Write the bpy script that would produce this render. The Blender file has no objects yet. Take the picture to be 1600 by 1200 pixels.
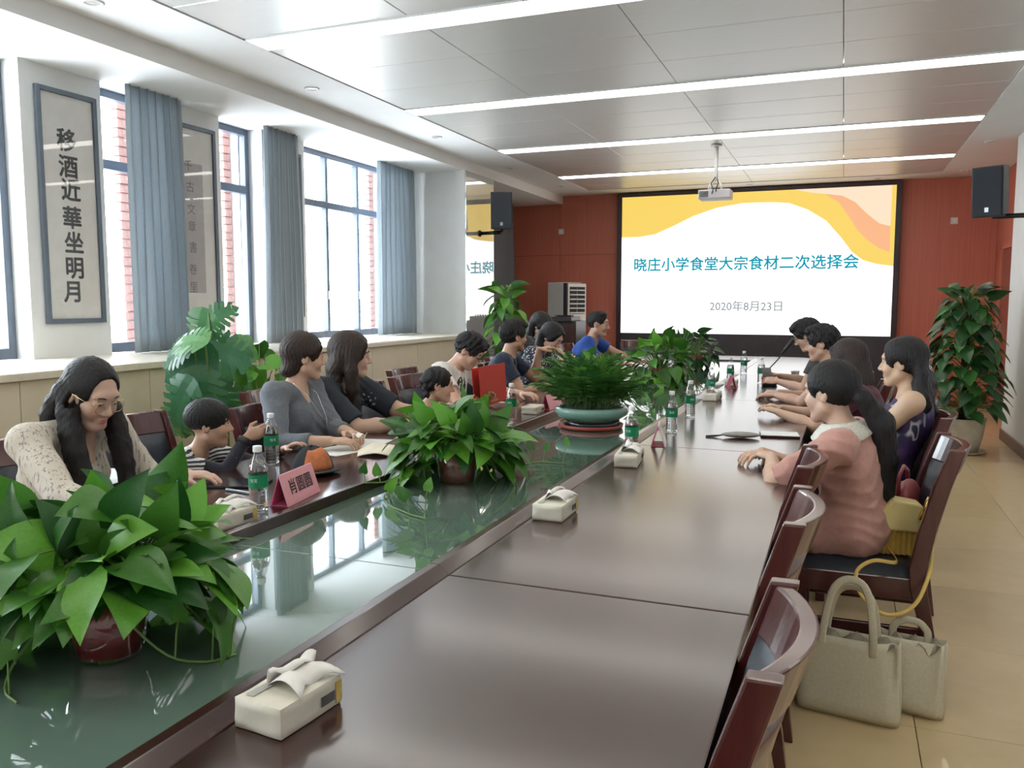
import bpy, bmesh, math, random
import numpy as np
from mathutils import Vector, Matrix, Euler, Quaternion

scene = bpy.context.scene
COL = scene.collection
R = math.radians

# ------------------------------------------------------------------ camera
F_PX, CXP, CYP = 1300.0, 800.0, 600.0          # focal length and centre in pixels of the 1600x1200 frame
CAM = np.array([0.0, 0.0, 1.44])
PITCH = math.atan((CYP - 472.0) / F_PX)
YAW = math.atan((1318.0 - CXP) * math.cos(PITCH) / F_PX)
cd = bpy.data.cameras.new('camera')
cd.sensor_fit = 'HORIZONTAL'; cd.sensor_width = 36.0
cd.lens = 36.0 * F_PX / 1600.0
cd.clip_start = 0.05; cd.clip_end = 200
cam = bpy.data.objects.new('camera', cd); COL.objects.link(cam)
cam.location = CAM
cam.rotation_euler = (math.pi / 2 - PITCH, 0, YAW)
scene.camera = cam

# ------------------------------------------------------------------ world: bright overcast daylight
W = bpy.data.worlds.new('overcast_sky'); scene.world = W
W.use_nodes = True
bgn = W.node_tree.nodes['Background']
bgn.inputs[0].default_value = (0.86, 0.94, 1.0, 1)
bgn.inputs[1].default_value = 17.0

LAMP = 8.0          # emission of the ceiling strip diffusers
SCREEN = 1.75       # emission of the LED wall
scene.view_settings.view_transform = 'Standard'
scene.view_settings.look = 'None'
scene.view_settings.gamma = 1.0
scene.view_settings.use_curve_mapping = False
scene.view_settings.exposure = 0.0
cy = scene.cycles
cy.use_denoising = True
cy.max_bounces = 8; cy.diffuse_bounces = 4; cy.glossy_bounces = 4
cy.transmission_bounces = 8; cy.transparent_max_bounces = 12
cy.caustics_reflective = False; cy.caustics_refractive = False
cy.sample_clamp_indirect = 6.0

# pixel -> point helpers (a plane of the room gives the distance)
_fw = np.array([-math.sin(YAW) * math.cos(PITCH), math.cos(YAW) * math.cos(PITCH), -math.sin(PITCH)])
_rt = np.array([math.cos(YAW), math.sin(YAW), 0.0]); _up = np.cross(_rt, _fw)
def _ray(px, py): return _fw + _rt * (px - CXP) / F_PX - _up * (py - CYP) / F_PX
def onz(px, py, z): d = _ray(px, py); return CAM + d * (z - CAM[2]) / d[2]
def onx(px, py, x): d = _ray(px, py); return CAM + d * (x - CAM[0]) / d[0]
def ony(px, py, y): d = _ray(px, py); return CAM + d * (y - CAM[1]) / d[1]

# ------------------------------------------------------------------ materials
MATS = {}
def _mat(name):
    m = bpy.data.materials.new(name); m.use_nodes = True
    nt = m.node_tree; b = nt.nodes['Principled BSDF']
    MATS[name] = m
    return m, nt, b
def _coords(nt, kind='Object', scale=(1, 1, 1)):
    tc = nt.nodes.new('ShaderNodeTexCoord'); mp = nt.nodes.new('ShaderNodeMapping')
    mp.inputs['Scale'].default_value = scale
    nt.links.new(tc.outputs[kind], mp.inputs['Vector'])
    return mp.outputs['Vector']
def _noise(nt, vec, scale=10, detail=3, rough=0.55):
    n = nt.nodes.new('ShaderNodeTexNoise'); n.inputs['Scale'].default_value = scale
    n.inputs['Detail'].default_value = detail; n.inputs['Roughness'].default_value = rough
    nt.links.new(vec, n.inputs['Vector']); return n.outputs['Fac']
def _ramp(nt, fac, stops, interp='LINEAR'):
    r = nt.nodes.new('ShaderNodeValToRGB'); cr = r.color_ramp; cr.interpolation = interp
    while len(cr.elements) < len(stops): cr.elements.new(0.5)
    for e, (p, c) in zip(cr.elements, stops):
        e.position = p; e.color = (*c, 1)
    nt.links.new(fac, r.inputs['Fac']); return r.outputs['Color']
def _bump(nt, b, fac, strength=0.2, dist=0.01):
    bp = nt.nodes.new('ShaderNodeBump'); bp.inputs['Strength'].default_value = strength
    bp.inputs['Distance'].default_value = dist
    nt.links.new(fac, bp.inputs['Height']); nt.links.new(bp.outputs['Normal'], b.inputs['Normal'])
def mat(name, col, rough=0.5, metal=0.0, var=0.12, nscale=12.0, stretch=(1, 1, 1), bump=0.0, bdist=0.004,
        spec=0.5, coat=0.0, coat_rough=0.05, trans=0.0, ior=1.45, emit=0.0, sheen=0.0, subsurf=0.0, coords='Object', aniso=0.0):
    """principled material whose colour varies with a noise"""
    if name in MATS: return MATS[name]
    m, nt, b = _mat(name)
    vec = _coords(nt, coords, stretch); fac = _noise(nt, vec, nscale, 4)
    lo = tuple(max(0, c * (1 - var)) for c in col); hi = tuple(min(1, c * (1 + var)) for c in col)
    cout = _ramp(nt, fac, [(0.3, lo), (0.7, hi)])
    nt.links.new(cout, b.inputs['Base Color'])
    b.inputs['Roughness'].default_value = rough; b.inputs['Metallic'].default_value = metal
    b.inputs['Specular IOR Level'].default_value = spec
    b.inputs['Coat Weight'].default_value = coat; b.inputs['Coat Roughness'].default_value = coat_rough
    b.inputs['Transmission Weight'].default_value = trans; b.inputs['IOR'].default_value = ior
    b.inputs['Sheen Weight'].default_value = sheen
    if aniso: b.inputs['Anisotropic'].default_value = aniso
    if subsurf:
        b.inputs['Subsurface Weight'].default_value = subsurf
        b.inputs['Subsurface Radius'].default_value = (0.010, 0.004, 0.002)
        b.inputs['Subsurface Scale'].default_value = 1.0
    if emit:
        nt.links.new(cout, b.inputs['Emission Color']); b.inputs['Emission Strength'].default_value = emit
    if bump: _bump(nt, b, fac, bump, bdist)
    return m
def mat_glass(name, col=(1, 1, 1), rough=0.0, refl=0.12):
    """thin clear sheet: mostly transparent with a mirror share that rises at grazing angles"""
    m = bpy.data.materials.new(name); m.use_nodes = True; MATS[name] = m
    nt = m.node_tree; nt.nodes.clear()
    out = nt.nodes.new('ShaderNodeOutputMaterial'); mix = nt.nodes.new('ShaderNodeMixShader')
    tr = nt.nodes.new('ShaderNodeBsdfTransparent'); gl = nt.nodes.new('ShaderNodeBsdfGlossy')
    lw = nt.nodes.new('ShaderNodeLayerWeight'); lw.inputs['Blend'].default_value = 0.5
    pw = nt.nodes.new('ShaderNodeMath'); pw.operation = 'POWER'; pw.inputs[1].default_value = 5.0
    nt.links.new(lw.outputs['Facing'], pw.inputs[0])
    mul = nt.nodes.new('ShaderNodeMath'); mul.operation = 'MULTIPLY_ADD'; mul.inputs[1].default_value = 0.9
    mul.inputs[2].default_value = refl; mul.use_clamp = True
    tr.inputs[0].default_value = (*col, 1); gl.inputs[0].default_value = (1, 1, 1, 1); gl.inputs[1].default_value = rough
    nt.links.new(pw.outputs[0], mul.inputs[0]); nt.links.new(mul.outputs[0], mix.inputs[0])
    nt.links.new(tr.outputs[0], mix.inputs[1]); nt.links.new(gl.outputs[0], mix.inputs[2])
    nt.links.new(mix.outputs[0], out.inputs[0])
    return m
def mat_wood(name, c1, c2, rough=0.3, axis=1, scale=6.0, coat=0.3, coat_rough=0.1, bump=0.03):
    """long grain along one axis"""
    m, nt, b = _mat(name)
    st = [9.0, 9.0, 9.0]; st[axis] = 0.7
    vec = _coords(nt, 'Object', st)
    f1 = _noise(nt, vec, scale, 6, 0.6)
    cout = _ramp(nt, f1, [(0.25, c1), (0.55, tuple((a + b_) / 2 for a, b_ in zip(c1, c2))), (0.8, c2)])
    nt.links.new(cout, b.inputs['Base Color'])
    b.inputs['Roughness'].default_value = rough
    b.inputs['Coat Weight'].default_value = coat; b.inputs['Coat Roughness'].default_value = coat_rough
    _bump(nt, b, f1, bump, 0.002)
    return m

# ------------------------------------------------------------------ mesh helpers
class MB:
    """collects geometry, build() links it as one mesh object"""
    def __init__(s): s.v = []; s.f = []; s.sm = []
    def add(s, vs, fs, smooth=False):
        o = len(s.v); s.v += [tuple(map(float, p)) for p in vs]
        s.f += [tuple(i + o for i in f) for f in fs]; s.sm += [smooth] * len(fs); return s
    def box(s, a, b, M=None):
        x0, y0, z0 = a; x1, y1, z1 = b
        vs = [(x0, y0, z0), (x1, y0, z0), (x1, y1, z0), (x0, y1, z0), (x0, y0, z1), (x1, y0, z1), (x1, y1, z1), (x0, y1, z1)]
        if M is not None: vs = [tuple(M @ Vector(p)) for p in vs]
        return s.add(vs, [(0, 3, 2, 1), (4, 5, 6, 7), (0, 1, 5, 4), (1, 2, 6, 5), (2, 3, 7, 6), (3, 0, 4, 7)])
    def cbox(s, c, size, M=None):
        return s.box([c[i] - size[i] / 2 for i in range(3)], [c[i] + size[i] / 2 for i in range(3)], M)
    def tube(s, pts, rad, n=8, cap=True, flat=1.0, upv=None):
        """tube along points; rad number or list; flat squeezes one cross axis"""
        pts = [np.array(p, float) for p in pts]; m = len(pts)
        rr = rad if hasattr(rad, '__len__') else [rad] * m
        vs = []; prev = None
        for i in range(m):
            t = pts[min(i + 1, m - 1)] - pts[max(i - 1, 0)]; L = np.linalg.norm(t); t = t / (L if L > 1e-9 else 1)
            if prev is None:
                ref = np.array(upv, float) if upv is not None else (np.array([0, 0, 1.0]) if abs(t[2]) < 0.9 else np.array([1.0, 0, 0]))
            else: ref = prev
            u = ref - t * (ref @ t); nu = np.linalg.norm(u)
            if nu < 1e-6: u = np.array([0, 1.0, 0]); nu = 1
            u /= nu; w = np.cross(t, u); prev = u
            for k in range(n):
                a = 2 * math.pi * k / n
                vs.append(pts[i] + u * math.cos(a) * rr[i] * flat + w * math.sin(a) * rr[i])
        fs = []
        for i in range(m - 1):
            for k in range(n):
                k2 = (k + 1) % n
                fs.append((i * n + k, i * n + k2, (i + 1) * n + k2, (i + 1) * n + k))
        s.add(vs, fs, True)
        if cap:
            o = len(s.v) - len(vs)
            s.f.append(tuple(o + k for k in reversed(range(n)))); s.sm.append(False)
            s.f.append(tuple(o + (m - 1) * n + k for k in range(n))); s.sm.append(False)
        return s
    def lathe(s, prof, n=24, c=(0, 0, 0), M=None):
        """profile of (radius, z)"""
        vs = []; m = len(prof)
        for r, z in prof:
            for k in range(n):
                a = 2 * math.pi * k / n
                vs.append((c[0] + r * math.cos(a), c[1] + r * math.sin(a), c[2] + z))
        if M is not None: vs = [tuple(M @ Vector(p)) for p in vs]
        fs = [(i * n + k, i * n + (k + 1) % n, (i + 1) * n + (k + 1) % n, (i + 1) * n + k) for i in range(m - 1) for k in range(n)]
        return s.add(vs, fs, True)
    def cyl(s, c, r, z0, z1, n=20, r2=None):
        r2 = r if r2 is None else r2
        return s.tube([(c[0], c[1], z0), (c[0], c[1], z1)], [r, r2], n)
    def ell(s, c, rad, n=14, m=9, M=None):
        vs = []; 
        for i in range(m + 1):
            th = math.pi * i / m
            for k in range(n):
                a = 2 * math.pi * k / n
                p = (c[0] + rad[0] * math.sin(th) * math.cos(a), c[1] + rad[1] * math.sin(th) * math.sin(a), c[2] + rad[2] * math.cos(th))
                vs.append(tuple(M @ Vector(p)) if M is not None else p)
        fs = [(i * n + k, (i + 1) * n + k, (i + 1) * n + (k + 1) % n, i * n + (k + 1) % n) for i in range(m) for k in range(n)]
        return s.add(vs, fs, True)
    def prism(s, poly, a, b, axis=2, M=None):
        """polygon (2D list) extruded between a and b along an axis; the other axes keep cyclic order"""
        n = len(poly); vs = []
        for h in (a, b):
            for (u, w) in poly:
                p = {0: (h, u, w), 1: (u, h, w), 2: (u, w, h)}[axis]
                vs.append(tuple(M @ Vector(p)) if M is not None else p)
        fs = [tuple(range(n - 1, -1, -1)), tuple(range(n, 2 * n))] + [(i, (i + 1) % n, n + (i + 1) % n, n + i) for i in range(n)]
        return s.add(vs, fs)
    def sheet(s, grid, thick=0.0, smooth=True):
        """grid of points (rows x cols); with a thickness both sides and a rim"""
        g = np.array(grid, float); r, c = g.shape[:2]
        q = [(i * c + j, i * c + j + 1, (i + 1) * c + j + 1, (i + 1) * c + j) for i in range(r - 1) for j in range(c - 1)]
        if not thick: return s.add(g.reshape(-1, 3), q, smooth)
        du = np.gradient(g, axis=0); dv = np.gradient(g, axis=1)
        nn = np.cross(dv, du); nn /= np.maximum(np.linalg.norm(nn, axis=2, keepdims=True), 1e-9)
        top = (g + nn * thick / 2).reshape(-1, 3); bot = (g - nn * thick / 2).reshape(-1, 3); N = r * c
        fs = q[:] + [tuple(N + i for i in reversed(f)) for f in q]
        rim = [(0, j) for j in range(c)] + [(i, c - 1) for i in range(1, r)] + [(r - 1, j) for j in range(c - 2, -1, -1)] + [(i, 0) for i in range(r - 2, 0, -1)]
        ids = [i * c + j for i, j in rim]
        for k in range(len(ids)):
            a, b_ = ids[k], ids[(k + 1) % len(ids)]
            fs.append((b_, a, N + a, N + b_))
        return s.add(np.vstack([top, bot]), fs, smooth)
    def mesh(s, name, bevel=0.0, seg=2, fix=True):
        me = bpy.data.meshes.new(name); me.from_pydata(s.v, [], s.f)
        me.polygons.foreach_set('use_smooth', s.sm)
        if fix or bevel:
            bm = bmesh.new(); bm.from_mesh(me)
            if bevel:
                bmesh.ops.remove_doubles(bm, verts=bm.verts, dist=1e-5)
                bmesh.ops.recalc_face_normals(bm, faces=bm.faces)
                es = [e for e in bm.edges if len(e.link_faces) == 2 and e.calc_face_angle(0) > 0.5]
                bmesh.ops.bevel(bm, geom=es, offset=bevel, segments=seg, affect='EDGES', profile=0.6, clamp_overlap=True)
            else: bmesh.ops.recalc_face_normals(bm, faces=bm.faces)
            bm.to_mesh(me); bm.free()
        me.update(); return me
    def build(s, name, material, parent=None, bevel=0.0, seg=2, loc=None, fix=True):
        return link(name, s.mesh(name, bevel, seg, fix), material, parent, loc)

def link(name, me, material, parent=None, loc=None):
    o = bpy.data.objects.new(name, me); COL.objects.link(o)
    if material is not None and not me.materials: me.materials.append(material)
    if parent is not None: o.parent = parent
    if loc is not None: o.location = loc
    return o
def thing(name, label, cat, loc=(0, 0, 0), rz=0.0, group=None):
    o = bpy.data.objects.new(name, None); COL.objects.link(o); o.empty_display_size = 0.05
    o.location = loc; o.rotation_euler = (0, 0, rz)
    return tag(o, label, cat, group)
def tag(o, label=None, cat=None, group=None, kind=None):
    if label: o['label'] = label
    if cat: o['category'] = cat
    if group: o['group'] = group
    if kind: o['kind'] = kind
    return o
def copy_tree(o, parent=None):
    c = o.copy(); COL.objects.link(c); c.parent = parent
    for ch in list(o.children): copy_tree(ch, c)
    return c
def text_mesh(s, size, extrude=0.0, offset=0.0, align='CENTER', shear=0.0, spacing=1.0):
    """text laid in the XY plane, centred on the origin, as a mesh"""
    cu = bpy.data.curves.new('text', 'FONT'); cu.body = s; cu.size = size; cu.extrude = extrude; cu.offset = offset
    cu.align_x = align; cu.align_y = 'CENTER'; cu.shear = shear; cu.space_character = spacing; cu.resolution_u = 3
    o = bpy.data.objects.new('text', cu); COL.objects.link(o)
    dg = bpy.context.evaluated_depsgraph_get()
    me = bpy.data.meshes.new_from_object(o.evaluated_get(dg))
    bpy.data.objects.remove(o); bpy.data.curves.remove(cu)
    me.materials.clear()
    return me
def bold(me, d, n=6):
    """thicker strokes: the glyph repeated with small shifts"""
    v = np.array([p.co[:] for p in me.vertices]); fs = [tuple(p.vertices) for p in me.polygons]; V = []; Fs = []
    for k in range(n):
        o = len(V) and sum(len(q) for q in V); a = 2 * math.pi * k / n
        V.append(v + np.array([d * math.cos(a), d * math.sin(a), 1e-5 * k])); Fs += [tuple(i + o for i in f) for f in fs]
    out = bpy.data.meshes.new(me.name); out.from_pydata(np.vstack(V).tolist(), [], Fs); out.update(); return out
def curve_pts(pts, n=5):
    """smooth curve through points"""
    P = [np.array(p, float) for p in pts]; P = [2 * P[0] - P[1]] + P + [2 * P[-1] - P[-2]]; out = []
    for i in range(1, len(P) - 2):
        for k in range(n):
            t = k / n; a, b, c, d = P[i - 1:i + 3]
            out.append(.5 * (2 * b + (c - a) * t + (2 * a - 5 * b + 4 * c - d) * t * t + (3 * b - a - 3 * c + d) * t ** 3))
    return out + [P[-2]]
def xform_mesh(me, fn):
    n = len(me.vertices); a = np.empty(n * 3); me.vertices.foreach_get('co', a)
    a = np.array([fn(p) for p in a.reshape(-1, 3)]).ravel() if n else a
    me.vertices.foreach_set('co', a); me.update(); return me
def smooth_noise(seed, n=3):
    rnd = random.Random(seed); ks = [(rnd.uniform(-1, 1), rnd.uniform(-1, 1), rnd.uniform(-1, 1), rnd.uniform(0, 6.28)) for _ in range(n)]
    return lambda p, s=1.0: sum(math.sin(s * (a * p[0] + b * p[1] + c * p[2]) + d) for a, b, c, d in ks) / n
# ------------------------------------------------------------------ shared materials
M_white = mat('white_plaster', (0.80, 0.81, 0.81), 0.7, var=0.03, nscale=4, bump=0.03)
M_ceil = mat('ceiling_plaster', (0.84, 0.84, 0.84), 0.75, var=0.02, nscale=3)
M_cream = mat('cream_wall_panel', (0.68, 0.61, 0.48), 0.45, var=0.03, nscale=5)
M_sill = mat('cream_stone_sill', (0.74, 0.69, 0.58), 0.25, var=0.05, nscale=20)
M_dark = mat('dark_void', (0.02, 0.02, 0.022), 0.7)
M_frame = mat('slate_window_frame', (0.10, 0.12, 0.155), 0.4, metal=0.2, var=0.05)
M_pane = mat_glass('window_glass', (0.98, 0.99, 1.0), 0.0, 0.03)
M_brick = mat('pale_red_brick', (0.62, 0.36, 0.31), 0.85, var=0.2, nscale=30, bump=0.3)
M_mortar = mat('mortar', (0.6, 0.57, 0.54), 0.9)
M_black = mat('black_plastic', (0.018, 0.019, 0.022), 0.45, var=0.1)
M_blackmetal = mat('black_metal', (0.02, 0.02, 0.02), 0.35, metal=0.6)
M_offwhite = mat('off_white_plastic', (0.72, 0.71, 0.68), 0.4, var=0.03)
M_whitepl = mat('white_plastic', (0.82, 0.83, 0.83), 0.35, var=0.02)
M_chrome = mat('chrome', (0.75, 0.75, 0.75), 0.18, metal=1.0, var=0.03)
M_gold = mat('gold_wire', (0.80, 0.62, 0.35), 0.25, metal=1.0, var=0.05)

# brushed aluminium ceiling panels
mp_, nt_, b_ = _mat('satin_metal_panel')
v_ = _coords(nt_, 'Object', (0.6, 30, 1)); f_ = _noise(nt_, v_, 9, 3)
nt_.links.new(_ramp(nt_, f_, [(0.3, (0.74, 0.735, 0.71)), (0.7, (0.80, 0.79, 0.765))]), b_.inputs['Base Color'])
b_.inputs['Metallic'].default_value = 0.42; b_.inputs['Roughness'].default_value = 0.38
M_panel = mp_
# beige floor tile, each a touch different
mp_, nt_, b_ = _mat('beige_floor_tile')
oi = nt_.nodes.new('ShaderNodeObjectInfo'); v_ = _coords(nt_, 'Object', (1, 1, 1)); f_ = _noise(nt_, v_, 7, 5)
ad = nt_.nodes.new('ShaderNodeMath'); ad.operation = 'MULTIPLY_ADD'; ad.inputs[1].default_value = 0.3
nt_.links.new(oi.outputs['Random'], ad.inputs[0]); nt_.links.new(f_, ad.inputs[2])
nt_.links.new(_ramp(nt_, ad.outputs[0], [(0.35, (0.56, 0.42, 0.225)), (0.85, (0.63, 0.485, 0.28))]), b_.inputs['Base Color'])
b_.inputs['Roughness'].default_value = 0.33; b_.inputs['Coat Weight'].default_value = 0.15
M_tile = mp_
M_grout = mat('floor_grout', (0.30, 0.23, 0.14), 0.9)
# red wood veneer with fine vertical reeding
mp_, nt_, b_ = _mat('red_wood_veneer')
v_ = _coords(nt_, 'Object', (55, 1, 0.7)); f_ = _noise(nt_, v_, 1.6, 5)
nt_.links.new(_ramp(nt_, f_, [(0.25, (0.48, 0.130, 0.080)), (0.75, (0.58, 0.180, 0.118))]), b_.inputs['Base Color'])
b_.inputs['Roughness'].default_value = 0.42
M_redwood = mp_
# mahogany of table and chairs
M_mahog = mat_wood('mahogany_table', (0.022, 0.007, 0.006), (0.050, 0.016, 0.013), 0.23, axis=1, scale=4, coat=0.5, coat_rough=0.13)
MATS['mahogany_table'].node_tree.nodes['Principled BSDF'].inputs['Specular IOR Level'].default_value = 0.5
M_chairwood = mat_wood('mahogany_chair', (0.045, 0.008, 0.008), (0.085, 0.018, 0.016), 0.25, axis=2, scale=5, coat=0.5, coat_rough=0.12)
M_leather = mat('blue_black_leather', (0.018, 0.024, 0.034), 0.36, var=0.25, nscale=60, bump=0.12, bdist=0.002)
M_greenglass = mat('green_back_painted_glass', (0.125, 0.19, 0.155), 0.035, var=0.05, nscale=3, spec=0.75, coat=1.0, coat_rough=0.015)
# polished facing on the pillar: half mirror, half pale stone
m_ = bpy.data.materials.new('polished_pillar_facing'); m_.use_nodes = True; nt_ = m_.node_tree
b_ = nt_.nodes['Principled BSDF']; f_ = _noise(nt_, _coords(nt_), 3, 3)
nt_.links.new(_ramp(nt_, f_, [(0.3, (0.55, 0.55, 0.56)), (0.7, (0.6, 0.6, 0.6))]), b_.inputs['Base Color'])
b_.inputs['Roughness'].default_value = 0.6
gl_ = nt_.nodes.new('ShaderNodeBsdfGlossy'); gl_.inputs[1].default_value = 0.015; gl_.inputs[0].default_value = (0.95, 0.95, 0.95, 1)
mx_ = nt_.nodes.new('ShaderNodeMixShader'); mx_.inputs[0].default_value = 0.55
nt_.links.new(b_.outputs[0], mx_.inputs[1]); nt_.links.new(gl_.outputs[0], mx_.inputs[2])
nt_.links.new(mx_.outputs[0], nt_.nodes['Material Output'].inputs[0]); M_mirror = m_
def emitter(name, col, strength):
    m = bpy.data.materials.new(name); m.use_nodes = True; nt = m.node_tree; b = nt.nodes['Principled BSDF']
    b.inputs['Base Color'].default_value = (0.02, 0.02, 0.02, 1); b.inputs['Roughness'].default_value = 0.5
    b.inputs['Emission Color'].default_value = (*col, 1); b.inputs['Emission Strength'].default_value = strength
    MATS[name] = m; return m
M_lamp = emitter('strip_diffuser', (1.0, 0.96, 0.88), LAMP)

# ------------------------------------------------------------------ room shell
Y0, Y1 = -2.5, 12.887            # back of the room behind the camera, screen wall
ZC, ZS = 3.12, 2.995             # ceiling, lower window soffit
XW, XP, XR = -4.95, -4.23, 1.60  # window wall, pillar and soffit step, right wall
XREC = 1.88                      # recess beyond the right wall
YPIL = (9.15, 10.0)
SILL = 1.063

fl = MB().box((-5.35, Y0 - .1, -0.12), (2.1, Y1 + .2, -0.012)).build('floor', M_grout)
tag(fl, 'beige tiled floor of the meeting room', kind='structure')
TS = 0.8
tme = MB().box((0.0015, 0.0015, -0.012), (TS - 0.0015, TS - 0.0015, 0.0)).mesh('tile', bevel=0.0012, seg=1)
for i in range(-6, 3):
    for j in range(-7, 13):
        x = 0.279 + (i - 1) * TS; y = 3.02 + j * TS
        if x > 2.0 or x < -5.2 or y < Y0 - .8 or y > Y1: continue
        o = link('tile', tme, M_tile, fl, (x, y, 0))

# ceiling: plaster border, lower soffit by the windows, metal panels in the middle
PX0, PX1, PY0, PY1 = -3.66, 1.14, -2.30, 12.35
c = MB()
c.box((-5.35, Y0 - .1, ZC + .06), (2.1, Y1 + .2, ZC + .14))                       # slab above
c.box((XP, Y0 - .1, ZC), (PX0, Y1, ZC + .06)); c.box((PX1, Y0 - .1, ZC), (2.1, Y1, ZC + .06))
c.box((PX0, PY1, ZC), (PX1, Y1, ZC + .06)); c.box((PX0, Y0 - .1, ZC), (PX1, PY0, ZC + .06))
c.box((-5.35, Y0 - .1, ZS), (XP, Y1, ZC + .06))                                      # soffit
ce = c.build('ceiling', M_ceil); tag(ce, 'white plaster ceiling border with lower soffit above the windows', kind='structure')
LY = [4.655 + 2.11 * k for k in range(-3, 4)]
LW = 0.125
xs = [PX0, -2.46, -1.26, -0.06, PX1]
rows = []
lo = PY0
for y in LY + [None]:
    hi = PY1 if y is None else y - LW
    n = max(1, round((hi - lo) / 0.62))
    for r in range(n): rows.append((lo + (hi - lo) * r / n, lo + (hi - lo) * (r + 1) / n))
    if y is not None: lo = y + LW
rm = {}
for (a, b) in rows:
    for i in range(4):
        key = (round(b - a, 3), round(xs[i + 1] - xs[i], 3))
        if key not in rm:
            rm[key] = MB().box((0.002, 0.002, 0), (key[1] - 0.002, key[0] - 0.002, 0.02)).mesh('ceiling_panel', bevel=0.003, seg=1)
        link('ceiling_panel', rm[key], M_panel, ce, (xs[i], a, ZC + 0.008))
names_l = ['far behind the camera', 'just behind the camera', 'above the near end of the table', 'nearest the camera in view',
           'second from the camera', 'second from the screen wall', 'nearest the screen wall']
for k, y in enumerate(LY):
    t = thing('ceiling_light', 'long white strip light recessed in the ceiling, ' + names_l[k], 'ceiling light', ((PX0 + PX1) / 2, y, ZC), group='ceiling strip lights')
    hw = (PX1 - PX0) / 2
    MB().box((-hw + .012, -LW + .012, .012), (hw - .012, LW - .012, .03)).build('diffuser', M_lamp, t)
    f = MB()
    for s in (-1, 1):
        f.box((-hw, s * LW - (.012 if s > 0 else 0), 0), (hw, s * LW + (.012 if s < 0 else 0), .035))
        f.box((s * hw - (.012 if s > 0 else 0), -LW, 0), (s * hw + (.012 if s < 0 else 0), LW, .035))
    f.build('frame', M_whitepl, t)
# downlights
dl = [((145, 3), 'above the first calligraphy scroll'), ((487, 138), 'above the second curtain'), ((682, 214), 'in front of the pillar'), ((797, 263), 'above the left loudspeaker'),
      ((877, 291), 'in the left corner by the screen wall'), ((1172, 288), 'above the middle of the screen'), ((1372, 279), 'above the right end of the screen'), ((1548, 221), 'above the right loudspeaker'), ((1507, 267), 'in the right corner by the screen wall')]
for p, w in dl:
    q = onz(*p, ZC)
    t = thing('downlight', 'small round white recessed downlight ' + w, 'downlight', (q[0], min(q[1], 12.7), ZC), group='recessed downlights in the plaster border')
    MB().lathe([(.058, 0), (.060, -.006), (.050, -.010), (.042, -.006), (.040, .0)], 24).build('trim_ring', M_whitepl, t)
    MB().lathe([(.041, -.003), (.02, -.001), (.001, -.0005)], 20).build('lens', mat('downlight_lens', (0.55, 0.55, 0.53), 0.2), t)

# left wall: piers between windows, low wall under the sill
wl = MB()
wins = [(-1.6, 0.3), (2.05, 3.93), (4.565, 5.14), (5.775, 6.335), (6.97, 8.85)]
prev = Y0 - .1
for a, b in wins + [(YPIL[0], None)]:
    wl.box((-5.30, prev, SILL - .05), (XW, a, ZS)); prev = b
wl.box((-5.30, Y0 - .1, 0), (-4.10, YPIL[0], SILL - .045))
wl.box((-5.36, YPIL[1], 0), (-5.16, Y1, ZS))
wo = wl.build('wall_left', M_white); tag(wo, 'white window wall with piers and cream panelled dado', kind='structure')
pm = MB().box((0, .002, .10), (.015, .898, SILL - .047)).mesh('wall_panel', bevel=.002, seg=1)
y = -2.5 + 0.0
yy = 0.5
k = -3
while 0.5 + .9 * k < YPIL[0] - .3:
    o = link('wall_panel', pm, M_cream, wo, (-4.10, 0.45 + .9 * k, 0)); k += 1
si = MB().box((-5.06, Y0, SILL - .043), (-4.055, YPIL[0], SILL)).build('trim_1', M_sill, bevel=.006); tag(si, 'cream stone window sill running along the left wall', kind='structure')
bb = MB().box((-4.10, Y0, 0), (-4.075, YPIL[0], .10)).build('baseboard_left', mat('brown_baseboard', (0.13, 0.055, 0.03), 0.4)); tag(bb, 'brown baseboard below the cream dado', kind='structure')
# brick jambs outside the panes
bk = MB().box((0, 0, 0), (.11, .10, .062)).mesh('brick', bevel=.004, seg=1)
for (yj, sgn) in ((3.93, -1), (6.335, -1), (5.14, -1), (8.85, -1)):
    MBj = MB().box((-5.42, yj, SILL - .1), (-5.30, yj + .12, ZS)).build('mortar_bed', M_mortar, wo)
    for q in range(28):
        link('brick', bk, M_brick, wo, (-5.42 + (.003 if q % 2 else -.003), yj - .092, SILL - .05 + q * .0715))

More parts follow.
